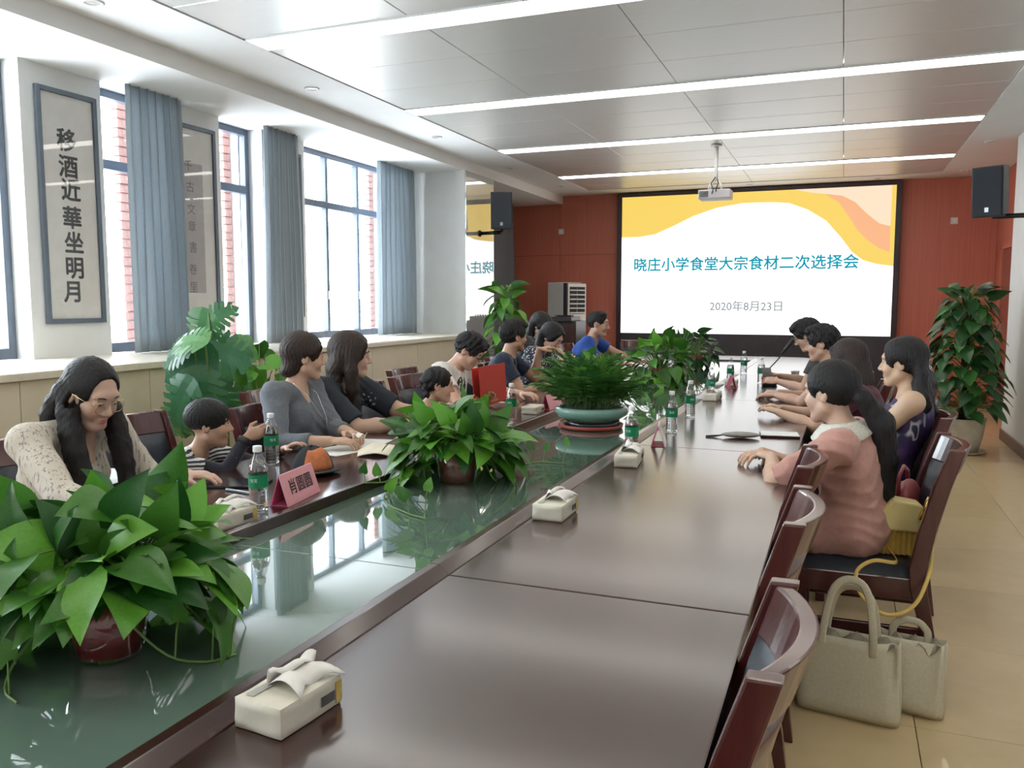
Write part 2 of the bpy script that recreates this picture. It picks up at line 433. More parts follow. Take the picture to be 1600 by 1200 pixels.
# windows
def window(idx, a, b, mull, label, handle=False):
    t = bpy.data.objects.new('window_%d' % idx, None); COL.objects.link(t); t.location = (-5.17, a, SILL)
    tag(t, label, kind='structure')
    w = b - a; h = ZS - SILL + .02; fw_ = .055; tz = 2.455 - SILL
    f = MB()
    f.box((0, 0, 0), (.07, fw_, h)); f.box((0, w - fw_, 0), (.07, w, h)); f.box((0, fw_, 0), (.07, w - fw_, fw_ + .015)); f.box((0, fw_, h - fw_ - .02), (.07, w - fw_, h))
    f.build('window_frame', M_frame, t, bevel=.004, seg=1)
    MB().box((.002, fw_, tz - .035), (.072, w - fw_, tz + .035)).build('transom', M_frame, t, bevel=.004, seg=1)
    edges = [fw_] + [m - a for m in mull] + [w - fw_]
    for m in mull:
        MB().box((.004, m - a - .022, fw_ + .015), (.066, m - a + .022, tz - .035)).build('mullion', M_frame, t)
        MB().box((.004, m - a - .022, tz + .035), (.066, m - a + .022, h - fw_ - .02)).build('mullion', M_frame, t)
    for e0, e1 in zip(edges[:-1], edges[1:]):
        for z0, z1 in ((fw_ + .015, tz - .035), (tz + .035, h - fw_ - .02)):
            MB().box((.030, e0 + .001, z0), (.036, e1 - .001, z1)).build('pane', M_pane, t)
    if handle:
        for m in mull:
            MB().box((.066, m - a - .012, tz - .98), (.085, m - a + .012, tz - .90)).tube([(.09, m - a, tz - .94), (.105, m - a, tz - .96), (.105, m - a, tz - 1.03)], .008, 6).build('window_handle', M_chrome, t)
window(1, 2.05, 3.93, [2.66, 3.30], 'dark framed window left of the first scroll, cut by the picture edge')
window(2, 4.565, 5.14, [], 'narrow dark framed window between the first scroll and the first curtain')
window(3, 5.775, 6.335, [], 'narrow dark framed window right of the second scroll')
window(4, 6.97, 8.85, [7.574, 8.178], 'wide dark framed window of six panes by the third curtain', True)
window(5, -1.6, 0.3, [-1.0, -0.35], 'dark framed window behind the camera')

# pillar with polished facing
pl = MB().box((-5.30, YPIL[0], 0), (XP, YPIL[1], ZS)).build('wall_pillar', M_white); tag(pl, 'white pillar projecting from the window wall', kind='structure')
MB().box((XP, YPIL[0] + .004, 0), (XP + .012, YPIL[1], ZS)).build('mirror_panel', M_mirror, pl)

# back wall: red veneer panels round the screen
wb = MB().box((-5.36, Y1 + .03, 0), (2.1, Y1 + .25, ZC + .06)).build('wall_back', M_dark); tag(wb, 'red wood panelled wall behind the screen', kind='structure')
def rpanel(x0, x1, z0, z1, y=Y1, nm='wood_panel'):
    MB().box((x0 + .002, y, z0 + .002), (x1 - .002, y + .03, z1 - .002)).build(nm, M_redwood, wb, bevel=.002, seg=1)
for x0, x1 in ((-5.2, -4.28), (-4.28, -3.31)):
    for z0, z1 in ((.08, .95), (.95, 2.19), (2.19, 3.12)):
        rpanel(x0, x1, z0, z1)
for x0, x1 in ((.70, XREC),):
    for z0, z1 in ((.08, 3.12),): rpanel(x0, x1, z0, z1)
MB().box((-4.28, Y1 - .004, 1.62), (-4.10, Y1 + .001, 1.96)).build('access_panel', M_redwood, wb, bevel=.002, seg=1)
bb = MB().box((-5.2, Y1 - .02, 0), (-3.31, Y1 + .03, .08)).box((.70, Y1 - .02, 0), (XREC, Y1 + .03, .08)).build('baseboard_back', MATS['brown_baseboard']); tag(bb, 'dark baseboard below the red panelling', kind='structure')

# right wall, recess with a red door, rear wall
wr = MB().box((XR, Y0 - .1, 0), (XR + .4, 10.0, ZC)).build('wall_right', M_white); tag(wr, 'white wall along the right aisle', kind='structure')
wrr = MB().box((XREC, 10.0, 0), (XREC + .2, Y1 + .03, ZC)).build('wall_recess', M_redwood); tag(wrr, 'red wood side wall of the recess beside the screen wall', kind='structure')
bb = MB().box((XR - .018, Y0, 0), (XR, 10.0, .11)).build('baseboard_right', MATS['brown_baseboard'], bevel=.004, seg=1); tag(bb, 'brown baseboard along the white right wall', kind='structure')
dr = bpy.data.objects.new('door_1', None); COL.objects.link(dr); dr.location = (XREC, 11.25, 0); tag(dr, 'red wooden door in the recess at the far right', kind='structure')
MB().box((-.03, 0, 0), (0, .9, 2.1)).build('door_leaf', mat_wood('red_door', (.20, .045, .03), (.29, .075, .05), .35, 2), dr, bevel=.004)
MB().box((-.045, -.07, 0), (0, 0, 2.17)).box((-.045, .9, 0), (0, .97, 2.17)).box((-.045, -.07, 2.1), (0, .97, 2.17)).build('door_frame', M_redwood, dr)
MB().box((-.05, .80, .98), (-.03, .84, 1.16)).tube([(-.05, .82, 1.08), (-.085, .82, 1.08), (-.085, .72, 1.08)], .009, 8).build('door_handle', M_chrome, dr)
wre = MB().box((-5.36, Y0 - .3, 0), (2.1, Y0 - .1, ZC + .1)).build('wall_rear', M_white); tag(wre, 'white wall behind the camera', kind='structure')

# ------------------------------------------------------------------ curtains
M_curtain = mat('grey_blue_curtain', (0.44, 0.50, 0.55), 0.85, var=0.08, nscale=90, sheen=0.3, bump=0.1, bdist=.002)
M_curtain_d = mat('dark_grey_curtain', (0.17, 0.18, 0.20), 0.85, var=0.08, nscale=90, sheen=0.2)
for _m in (M_curtain,):
    _nt = _m.node_tree; _b = _nt.nodes['Principled BSDF']; _t = _nt.nodes.new('ShaderNodeBsdfTranslucent'); _x = _nt.nodes.new('ShaderNodeMixShader'); _x.inputs[0].default_value = .3
    _t.inputs[0].default_value = (.58, .64, .68, 1); _nt.links.new(_b.outputs[0], _x.inputs[1]); _nt.links.new(_t.outputs[0], _x.inputs[2]); _nt.links.new(_x.outputs[0], _nt.nodes['Material Output'].inputs[0])
def curtain(label, x, ya, yb, z0, z1, folds, material, seed, spread=1.0, amp=.050, group='grey window curtains'):
    rnd = random.Random(seed); n = folds * 10; rows_ = 14; g = []
    ph = [rnd.uniform(-.5, .5) for _ in range(folds + 1)]
    am = [rnd.uniform(.7, 1.2) for _ in range(folds + 2)]
    for i in range(rows_ + 1):
        t = i / rows_; row = []
        for j in range(n + 1):
            u = j / n; k = u * folds; a = am[int(k)]
            wob = .010 * math.sin(3.0 * t + ph[min(folds, int(k))] * 5)
            y = ya + (yb - ya) * (.5 + (u - .5) * (.90 + (spread - .90) * t ** .7)) + wob
            d = amp * a * (.55 + .45 * t) * math.sin(2 * math.pi * k + ph[0]) * (1 + .2 * math.sin(4 * t + k))
            row.append((x + d, y + .25 * amp * math.sin(4 * math.pi * k), z1 + (z0 - z1) * t))
        g.append(row)
    o = MB().sheet(g, .004).build('curtain', material, fix=False)
    return tag(o, label, 'curtain', group)
curtain('grey blue curtain hanging between the two calligraphy scrolls', -4.83, 4.66, 5.245, SILL + .006, ZS, 7, M_curtain, 3, 1.0)
curtain('grey blue curtain beside the sliver of the third scroll', -4.83, 6.17, 6.73, SILL + .006, ZS, 7, M_curtain, 5, 1.0)
curtain('grey blue curtain at the pillar end of the wide window', -4.83, 8.12, 9.05, SILL + .006, ZS, 8, M_curtain, 8, 1.0)
curtain('dark grey curtain closed behind the pillar by the screen wall', -4.98, 10.1, 12.75, .04, ZS, 16, M_curtain_d, 9, 1.0, .05)

# ------------------------------------------------------------------ calligraphy scrolls on the piers
M_ink = mat('black_ink', (0.075, 0.085, 0.095), 0.8, var=.2)
M_inkl = mat('faded_ink', (0.20, 0.20, 0.21), 0.8, var=.2)
M_paper = mat('scroll_paper', (0.84, 0.84, 0.82), 0.8, var=.04, nscale=8)
M_paper2 = mat('grey_scroll_paper', (0.52, 0.51, 0.52), 0.8, var=.05, nscale=8)
M_picframe = mat('slate_picture_frame', (0.10, 0.125, 0.155), 0.4, var=.05)
M_picglass = mat_glass('picture_glass', (1, 1, 1), 0.0, 0.03)
def scroll(yc, label, chars, size, inner=False, offset=.004, dark=None):
    z0, z1, hw = 1.295, 2.856, .2385
    t = thing('calligraphy_scroll', label, 'picture', (XW, yc, z0), group='framed calligraphy scrolls'); h = z1 - z0
    f = MB(); w_ = .032
    f.box((.001, -hw, 0), (.03, -hw + w_, h)); f.box((.001, hw - w_, 0), (.03, hw, h)); f.box((.001, -hw + w_, 0), (.03, hw - w_, w_)); f.box((.001, -hw + w_, h - w_), (.03, hw - w_, h))
    f.build('picture_frame', M_picframe, t, bevel=.003, seg=1)
    pp = MB().box((.001, -hw + w_, w_), (.012, hw - w_, h - w_)).build('paper', M_paper, t)
    if inner:
        MB().box((.012, -.155, .22), (.0126, .085, h - .30)).build('inner_paper', M_paper2, t)
    n = len(chars)
    for i, (ch, zz, dy) in enumerate(chars):
        me = text_mesh(ch, size, 0.0, 0.0)
        if offset: me = bold(me, offset, 8)
        me = xform_mesh(me, lambda p: (.0135 + p[2], p[0], p[1]))
        link('character', me, dark or M_ink, t, (0, dy, zz - z0))
    MB().box((.018, -hw + w_, w_), (.0205, hw - w_, h - w_)).build('glass', M_picglass, t)
    return t
pys = [222, 263, 300, 343, 382, 421, 458]
xs_ = [104, 107, 111, 113, 116, 117, 115]
def _zs(px, py): p = onx(px, py, XW + .013); return p[2], p[1]
chs = []
for ch, px, py in zip('移酒近華坐明月', xs_, pys):
    z_, y_ = _zs(px, py); chs.append((ch, z_, y_ - 4.267))
scroll(4.267, 'dark framed scroll with seven bold black characters on pale paper', chs, .158, offset=.0042)
chs = []
for ch, px, py in zip('千古文章書卷里', [294, 297, 299, 300, 302, 302, 303], [260, 293, 328, 355, 388, 422, 450]):
    z_, y_ = _zs(px, py); chs.append((ch, z_, y_ - 5.46))
scroll(5.46, 'dark framed scroll with a grey inner sheet of small faint characters', chs, .095, inner=True, offset=.0, dark=M_inkl)
scroll(6.652, 'dark framed scroll mostly hidden behind the second curtain', [], .1)

# ------------------------------------------------------------------ LED screen
sx0, sx1, sz0, sz1 = -3.235, .625, .962, 3.046
ys = Y1 - .10
M_bezel = mat('screen_bezel', (0.045, 0.028, 0.035), 0.3, var=.1)
t = thing('led_screen', 'large bright LED screen with yellow wave slide on the red wall', 'screen', ((sx0 + sx1) / 2, Y1, 0))
cxs = (sx0 + sx1) / 2
f = MB(); fx0, fx1 = -3.31 - cxs, .70 - cxs
f.box((fx0, -.11, .05), (sx0 - cxs, -.001, 3.105)); f.box((sx1 - cxs, -.11, .05), (fx1, -.001, 3.105)); f.box((sx0 - cxs, -.11, sz1), (sx1 - cxs, -.001, 3.105))
f.build('bezel', M_bezel, t, bevel=.004, seg=1)
MB().box((sx0 - cxs, -.105, .05), (sx1 - cxs, -.001, sz0)).build('base_panel', mat('screen_base', (0.05, 0.045, 0.055), .35), t)
M_scr = emitter('screen_white', (1.0, 1.0, 1.0), SCREEN)
disp = MB().box((sx0 - cxs, -.100, sz0), (sx1 - cxs, -.01, sz1)).build('display', M_scr, t)
def wave(nm, pts, col, lift, st=SCREEN):
    vs = []
    for (u, v) in pts:
        p = ony(960 + u / 3.478, 270 + v / 3.478, ys)
        vs.append((min(max(p[0], sx0), sx1) - cxs, min(max(p[2], sz0), sz1)))
    m = MB(); n = len(vs)
    m.add([(a, -.100 - lift, b) for a, b in vs], [tuple(range(n))])
    o = m.build(nm, emitter(nm + '_light', col, st), disp, fix=False)
    return o
YEL, ORA, PEA = (1.0, .70, .14), (1.0, .50, .26), (1.0, .74, .54)
low = [(30, 352), (130, 350), (220, 335), (320, 290), (430, 235), (560, 190), (700, 165), (850, 160), (950, 165), (1050, 200), (1150, 260), (1230, 350), (1290, 430), (1350, 475), (1420, 495), (1560, 507)]
wave('yellow_wave', low + [(1560, 20), (20, 20)], YEL, .001, .95)
wave('orange_wave', [(1145, 115), (1220, 160), (1270, 230), (1320, 310), (1380, 370), (1440, 410), (1495, 430), (1500, 280), (1430, 262), (1360, 205), (1300, 145), (1240, 115)], ORA, .002, .95)
wave('peach_wave', [(980, 40), (1040, 103), (1090, 110), (1150, 115), (1240, 125), (1310, 160), (1370, 220), (1440, 275), (1500, 290), (1512, 40)], PEA, .003, 1.05)
pa, pb = ony(991, 412, ys), ony(1342, 410, ys)
wd = pb[0] - pa[0]; me = bold(text_mesh('晓庄小学食堂大宗食材二次选择会', .24, 0, .0, spacing=1.0), .0048, 8)
def fit(me, width, cx, cz, parent, m, nm, lift, hs=1.0):
    co = np.array([v.co[:] for v in me.vertices]); lo_, hi_ = co.min(0), co.max(0)
    s = width / (hi_[0] - lo_[0]); mid = (lo_ + hi_) / 2
    xform_mesh(me, lambda p: ((p[0] - mid[0]) * s + cx, -.100 - lift, (p[1] - mid[1]) * s * hs + cz))
    return link(nm, me, m, parent)
M_teal = emitter('slide_title_teal', (.01, .40, .54), .8); M_grey = emitter('slide_date_grey', (.36, .40, .42), .8)
fit(me, wd, (pa[0] + pb[0]) / 2 - cxs, (pa[2] + pb[2]) / 2, disp, M_teal, 'title_text', .004, 1.0)
pa, pb = ony(1109, 478, ys), ony(1222, 478, ys)
fit(bold(text_mesh('2020年8月23日', .2), .0026), pb[0] - pa[0], (pa[0] + pb[0]) / 2 - cxs, pa[2], disp, M_grey, 'date_text', .004)

# ------------------------------------------------------------------ wall loudspeakers
def loudspeaker(nm, label, base, pos, rz, tilt, lab2):
    """base: wall end of the bracket, pos: centre of the cabinet"""
    t = thing('wall_loudspeaker', label, 'loudspeaker', base, group='wall loudspeakers')
    M = Matrix.Translation(Vector(pos) - Vector(base)) @ Euler((tilt, 0, rz)).to_matrix().to_4x4()
    w, d, h = .26, .24, .44
    poly = [(-w / 2, -d / 2), (w / 2, -d / 2), (w * .36, d / 2), (-w * .36, d / 2)]
    MB().prism(poly, -h / 2, h / 2, 2, M).build('cabinet', M_black, t, bevel=.008)
    MB().box((-w / 2 + .01, -d / 2 - .012, -h / 2 + .01), (w / 2 - .01, -d / 2 - .001, h / 2 - .01), M).build('grille', mat('grille_cloth', (.022, .026, .034), .75, nscale=400, var=.5, bump=.4, bdist=.002), t, bevel=.006)
    MB().box((-.016, -d / 2 - .014, -h / 2 + .045), (.016, -d / 2 - .0125, -h / 2 + .085), M).build('badge', mat('grey_badge', (.42, .45, .47), .3, metal=.4), t)
    p = Vector(pos) - Vector(base)
    b = MB()
    b.tube([(0, 0, 0), (p.x * .98, p.y * .98, 0)], .022, 10); b.tube([(p.x, p.y, 0), (p.x, p.y, p.z - h / 2 + .01)], .018, 10)
    b.ell((0, 0, 0), (.02 + abs(p.x) * .0, .04, .04))
    b.build('bracket', M_blackmetal, t)
loudspeaker('l', 'black loudspeaker on a bracket beside the polished pillar', (XP + .02, 9.55, 2.285), (-3.90, 9.50, 2.545), R(20), R(6), '')
loudspeaker('r', 'black loudspeaker on a bracket at the right wall', (XR - .01, 8.55, 2.20), (1.20, 8.60, 2.42), R(-28), R(6), '')

# ------------------------------------------------------------------ projector on its pole
q = ony(1118, 304, 9.35)
t = thing('projector', 'pale grey projector hanging from a ceiling pole before the screen', 'projector', (q[0], q[1], ZC))
zz = q[2] - ZC
MB().box((-.17, -.12, zz - .055), (.17, .12, zz + .045)).build('body', mat('projector_grey', (.50, .48, .49), .4, var=.03), t, bevel=.014)
MB().cyl((0, 0), .022, zz + .15, 0, 12).build('pole', M_whitepl, t)
MB().cyl((0, 0), .06, -.012, 0, 20).build('ceiling_flange', M_whitepl, t)
b = MB()
for sx, sy in ((-1, -1), (1, -1), (1, 1), (-1, 1)): b.tube([(0, 0, zz + .16), (sx * .05, sy * .05, zz + .12), (sx * .07, sy * .06, zz + .045)], .009, 6)
b.build('mount_arms', M_offwhite, t)
b = MB()
for k in range(6): b.box((-.155, -.124, zz - .035 + k * .011), (-.06, -.119, zz - .030 + k * .011))
b.build('vent_grille', M_black, t)
MB().tube([(.02, -.122, zz + .02), (.03, -.17, zz + .04), (.05, -.16, zz + .1), (.02, -.05, zz + .16)], .006, 6).tube([(-.02, -.122, zz), (0, -.18, zz + .03), (-.03, -.14, zz + .1), (0, -.04, zz + .18)], .006, 6).build('cable', M_black, t)

# ------------------------------------------------------------------ floor standing air conditioner and equipment rack
zac = ony(888, 441, 12.15)[2]; qa = ony(884, 441, 12.05)
t = thing('air_conditioner', 'tall white floor standing air conditioner turned towards the table', 'air conditioner', (qa[0], qa[1], 0), R(62))
# front left edge stands at the origin, the front looks along -Y
MB().box((0, .05, 0), (.40, .40, zac)).build('cabinet', M_whitepl, t, bevel=.012)
MB().box((-.002, -.02, .03), (.402, .05, zac - .01)).build('side_trim', mat('ac_dark_trim', (.05, .045, .06), .4), t, bevel=.006)
MB().box((.012, -.045, .04), (.395, -.02, zac - .02)).build('front_panel', mat('ac_front', (.74, .70, .65), .35, var=.02), t, bevel=.01)
MB().box((.04, -.048, zac - .48), (.365, -.0445, zac - .07)).build('outlet', M_dark, t)
for k in range(6): MB().box((.04, -.058, zac - .47 + k * .068), (.365, -.046, zac - .452 + k * .068)).build('louvre', M_offwhite, t)
MB().box((.19, -.048, zac - .47), (.205, -.0455, zac - .08)).build('louvre_bar', M_offwhite, t)
MB().box((.18, -.048, zac - .95), (.225, -.0455, zac - .60)).build('display_strip', mat('ac_display', (.25, .22, .22), .2), t)
MB().box((.31, -.0475, zac - .68), (.36, -.0455, zac - .53)).build('energy_sticker', mat('sticker', (.80, .78, .72), .5), t)
ex0, ex1 = ony(858, 500, 10.9)[0], ony(899, 500, 10.9)[0]; ez = ony(880, 502, 10.9)[2]
t = thing('equipment_rack', 'dark equipment rack with a mixer on top beside the air conditioner', 'rack', ((ex0 + ex1) / 2, 11.15, 0))
hw = (ex1 - ex0) / 2
MB().box((-hw, -.22, 0), (hw, .25, ez)).build('body', mat('rack_black', (.03, .026, .03), .35), t, bevel=.006)
MB().box((.02, -.235, .05), (hw - .01, -.221, ez - .04)).build('side_board', mat_wood('rack_wood', (.05, .018, .02), (.09, .03, .03), .25, 2), t)
for k in range(5):
    MB().box((-hw + .02, -.228, ez - .12 - k * .13), (.0, -.2205, ez - .03 - k * .13)).build('rack_unit', mat('rack_unit', (.06, .06, .065), .4), t, bevel=.003, seg=1)
mx = MB().box((-hw + .02, -.24, ez + .001), (hw - .06, .18, ez + .06)).build('mixer', mat('mixer_grey', (.08, .08, .09), .4), t, bevel=.008)
for k in range(6):
    for j in range(3): MB().cyl((-hw + .06 + k * .04, -.15 + j * .08), .009, ez + .06, ez + .082, 8).build('knob', M_black, mx)

# ------------------------------------------------------------------ switch plates
for (px, py), w in (((877, 362), 'left of the screen above the air conditioner'), ((1491, 345), 'right of the screen')):
    q = ony(px, py, Y1)
    t = thing('switch_plate', 'square cream switch plate on the red wall ' + w, 'switch', (q[0], Y1, q[2]), group='switch plates')
    MB().box((-.045, -.010, -.045), (.045, -.001, .045)).build('plate', M_offwhite, t, bevel=.003, seg=1)
    MB().box((-.03, -.013, -.03), (.03, -.0105, .03)).build('rocker', M_whitepl, t, bevel=.001, seg=1)
# ------------------------------------------------------------------ conference table
TZ = 0.76
TXR, TXL = -0.165, -2.385            # outer edges
LR, LL = -0.95, -1.60                # inner faces of the raised lips
GZ = 0.750                           # glass surface
tb = thing('conference_table', 'long dark mahogany conference table with green glass centre', 'table', (-1.275, 5.2, 0))
OX, OY = 1.275, -5.2
def tpart(nm, m, mtl, bevel=0.0, seg=2):
    m.v = [(x + OX, y + OY, z) for x, y, z in m.v]
    return m.build(nm, mtl, tb, bevel=bevel, seg=seg)
segs = [-0.30, 1.825, 3.88, 5.93, 7.98, 10.10]
for a, b in zip(segs[:-1], segs[1:]):
    tpart('tabletop', MB().box((-.895, a + .001, .722), (TXR, b - .001, TZ)), M_mahog, .004)
    tpart('tabletop', MB().box((TXL, a + .001, .722), (-1.655, b - .001, TZ)), M_mahog, .004)
    for s in (1, -1):
        cx = -1.275
        poly = [(cx + s * (.38), .70), (cx + s * .38, TZ + .0005), (cx + s * .352, .7845), (cx + s * .3275, .7845), (cx + s * .325, .782), (cx + s * .325, .70)]
        tpart('glass_lip', MB().prism(poly if s > 0 else poly[::-1], a + .0006, b - .0006, 1), M_mahog, .0015, 1)
gs = [-0.28, 1.868, 4.018, 6.07, 8.09, 10.09]
for a, b in zip(gs[:-1], gs[1:]):
    tpart('glass_sheet', MB().box((LL + .001, a + .0012, .738), (LR - .001, b - .0012, GZ)), M_greenglass, .0015, 1)
# closed far end
poly = [(TXL, 10.101), (TXR, 10.101), (TXR, 10.55), (TXR - .30, 10.85), (TXL + .30, 10.85), (TXL, 10.55)]
tpart('end_top', MB().prism(poly, .722, TZ, 2), M_mahog, .004)
for s in (1, -1):
    tpart('side_panel', MB().box((-1.275 + s * .60 - .015, -.2, 0), (-1.275 + s * .60 + .015, 10.2, .70)), M_mahog)
    tpart('apron', MB().box((-1.275 + s * 1.06 - .012, -.28, .64), (-1.275 + s * 1.06 + .012, 10.1, .721)), M_mahog)
tpart('end_panel', MB().box((TXL + .35, 10.5, 0), (TXR - .35, 10.53, .721)), M_mahog)

# ------------------------------------------------------------------ chairs
def make_chair():
    t = thing('dining_chair', 'chair', 'chair')
    prof = [(-.275, 0), (-.245, .18), (-.195, .40), (-.190, .48), (-.215, .62), (-.255, .78), (-.300, .92)]
    wid = [.030, .042, .058, .060, .058, .056, .052]
    for s in (-1, 1):
        l, r = [], []
        for (y, z), w in zip(prof, wid): l.append((y - w / 2, z)); r.append((y + w / 2, z))
        m = MB(); n = len(prof); x0, x1 = s * .215 - .0175, s * .215 + .0175
        vs = [(x, *p) for p in l for x in (x0, x1)] + [(x, *p) for p in r for x in (x0, x1)]
        fs = []
        for i in range(n - 1):
            a = 2 * i; b = 2 * n + 2 * i
            fs += [(a, a + 1, a + 3, a + 2), (b, b + 2, b + 3, b + 1), (a, a + 2, b + 2, b), (a + 1, b + 1, b + 3, a + 3)]
        fs += [(0, 2 * n, 2 * n + 1, 1), (2 * n - 2, 2 * n - 1, 4 * n - 1, 4 * n - 2)]
        m.add(vs, fs).build('leg', M_chairwood, t, bevel=.005)
        MB().prism([(s * .195 - .022, .185), (s * .195 + .022, .185), (s * .195 + .022, .225), (s * .195 - .022, .225)], .0, .43, 2).build('leg', M_chairwood, t, bevel=.004, seg=1)
        MB().box((s * .205 - .010, -.215, .205), (s * .205 + .010, .19, .250)).build('stretcher', M_chairwood, t, bevel=.003, seg=1)
    MB().box((-.195, .190, .355), (.195, .215, .435)).box((-.218, -.18, .355), (-.196, .19, .435)).box((.196, -.18, .355), (.218, .19, .435)).box((-.2, -.205, .355), (.2, -.185, .435)).build('seat_rail', M_chairwood, t, bevel=.003, seg=1)
    # seat cushion
    g = []
    for i in range(11):
        row = []
        for j in range(11):
            u, v = j / 5 - 1, i / 5 - 1
            e = max(abs(u), abs(v)); zz = .435 + .042 * (1 - e ** 6) + .006 * (1 - u * u) * (1 - v * v)
            row.append((u * .215, .015 + v * .215, zz))
        g.append(row)
    m = MB().sheet(g); m.box((-.213, -.198, .425), (.213, .228, .4355)); m.build('seat', M_leather, t)
    # curved crest rail, leather pad and back board
    def arc(x, z, d=.0):
        b = 1 - (x / .2) ** 2
        yb = np.interp(z, [p[1] for p in prof], [p[0] for p in prof])
        return yb - .052 * b + d
    N = 12
    xsb = [-.198 + .396 * k / N for k in range(N + 1)]
    m = MB(); vs = []
    for x in xsb: vs += [(x, arc(x, .815, .016), .815), (x, arc(x, .915, .016), .915), (x, arc(x, .915, -.016), .915), (x, arc(x, .815, -.016), .815)]
    fs = [(4 * k + a, 4 * k + (a + 1) % 4, 4 * k + 4 + (a + 1) % 4, 4 * k + 4 + a) for k in range(N) for a in range(4)] + [(0, 1, 2, 3), (4 * N + 3, 4 * N + 2, 4 * N + 1, 4 * N)]
    m.add(vs, fs).build('crest_rail', M_chairwood, t, bevel=.005)
    g = []
    for i in range(11):
        z = .500 + .315 * i / 10; row = []
        for x in xsb:
            e = max(abs(x) / .198, abs(2 * i / 10 - 1)); row.append((x * .985, arc(x, z, .012 + .030 * (1 - e ** 5)), z))
        g.append(row)
    MB().sheet(g).build('back_pad', M_leather, t)
    g = [[(x, arc(x, z, -.004), z) for x in xsb] for z in np.linspace(.46, .815, 6)]
    MB().sheet(g, .014).build('back_board', M_chairwood, t)
    return t
chair0 = make_chair(); _used = []
def chair(x, y, rz, label, group):
    c = chair0 if not _used else copy_tree(chair0)
    _used.append(1); c.location = (x, y, 0); c.rotation_euler = (0, 0, rz); tag(c, label, 'chair', group); return c
GR, GL = 'mahogany chairs along the right side of the table', 'mahogany chairs along the left side of the table'
def chR(xt, y, label, a=0): return chair(xt - .29, y, R(90 + a), label, GR)
def chL(xt, y, label, a=0): return chair(xt + .29, y, R(-90 + a), label, GL)
chR(-.085, .66, 'empty mahogany chair at the very bottom edge, only its crest in view')
chR(-.092, 1.385, 'empty mahogany chair nearest the camera with a large leather back')
chR(-.097, 2.25, 'empty mahogany chair in the middle of the three pushed to the table')
chR(-.102, 2.985, 'empty mahogany chair just before the woman in pink')
chR(.385, 3.49, 'mahogany chair the woman in pink sits on, yellow bag on its seat')
chR(.440, 4.39, 'mahogany chair behind the woman in the sleeveless navy top')
chR(.430, 5.10, 'mahogany chair behind the woman in burgundy')
chR(.27, 5.95, 'mahogany chair behind the man in the grey polo')
chR(.16, 6.88, 'mahogany chair behind the man reading his phone')
chL(-2.95, 2.10, 'mahogany chair behind the woman in the cream top', 0)
chL(-3.05, 2.90, 'mahogany chair between the woman in cream and the boy', 3)
chL(-2.78, 3.50, 'mahogany chair behind the woman in the grey cardigan', 0)
chL(-3.23, 4.13, 'mahogany chair pulled back behind the woman in the dark tee', 2)
chL(-2.85, 4.60, 'mahogany chair under the little girl', 0)
chL(-3.22, 5.79, 'empty mahogany chair behind the little girl', 3)
chL(-2.90, 5.27, 'mahogany chair under the man in the white tee', 0)
chL(-2.92, 6.24, 'mahogany chair under the man in the navy polo', 0)
chL(-2.85, 6.70, 'mahogany chair under the woman in the dotted dress', 0)
chL(-3.10, 7.42, 'mahogany chair under the woman in black', 0)
chL(-2.98, 8.55, 'mahogany chair under the man in the blue tee', 0)
chL(-3.28, 9.95, 'empty mahogany chair left of the man in blue, near the rack', -12)
chair(-2.55, 11.05, R(180 + 15), 'empty mahogany chair at the far end before the screen', GL)

# ------------------------------------------------------------------ water bottles
M_bottle = mat_glass('clear_bottle', (0.93, 0.95, 0.96), 0.02, 0.10)
mp_, nt_, b_ = _mat('bottle_water')
b_.inputs['Base Color'].default_value = (.95, .98, 1, 1); b_.inputs['Transmission Weight'].default_value = 1; b_.inputs['IOR'].default_value = 1.25; b_.inputs['Roughness'].default_value = 0.02
_n = _noise(nt_, _coords(nt_), 60, 2); _bump(nt_, b_, _n, .15, .004); M_water = mp_
M_green = mat('green_bottle_label', (0.0, 0.19, 0.075), .4, var=.06)
M_labelw = mat('label_white', (.78, .82, .80), .5)
def wrap_text(s, size, rad, z, ang, parent, m, nm='label_text'):
    me = text_mesh(s, size, 0.0, .0)
    xform_mesh(me, lambda p: ((rad) * math.cos(ang + p[0] / rad), (rad) * math.sin(ang + p[0] / rad), z + p[1]))
    return link(nm, me, m, parent)
def make_bottle():
    t = thing('water_bottle', 'bottle', 'bottle')
    pr = [(.001, .004), (.022, .003), (.0285, .002), (.0308, .010)]
    for k in range(5):
        z = .018 + k * .0125; pr += [(.0310, z), (.0292, z + .005), (.0310, z + .0105)]
    pr += [(.0308, .083), (.0308, .128), (.0312, .133), (.0300, .143), (.0262, .160), (.0205, .178), (.0142, .192), (.0128, .198), (.0128, .206)]
    MB().lathe(pr, 22).build('bottle_body', M_bottle, t, fix=False)
    MB().lathe([(.0005, .0065)] + [(r - .0018, max(z, .0065)) for r, z in pr[3:-4]] + [(.0005, pr[-5][1])], 18).build('water', M_water, t)
    MB().lathe([(.0145, .199), (.0148, .201), (.0148, .2145), (.0138, .218), (.0005, .2185)], 20).build('cap', M_whitepl, t)
    lb = MB().lathe([(.03145, .084), (.03145, .127)], 28).build('label_band', M_green, t)
    for a in (0, 2.1, 4.2):
        wrap_text('怡宝', .013, .0318, .1085, a - math.pi / 2, lb, M_labelw)
        wrap_text('怡宝', .013, .0318, .1085, a - math.pi / 2 + .0, lb, M_labelw) if False else None
    return t
b0 = make_bottle(); _bu = []
GB = 'water bottles with green labels on the table'
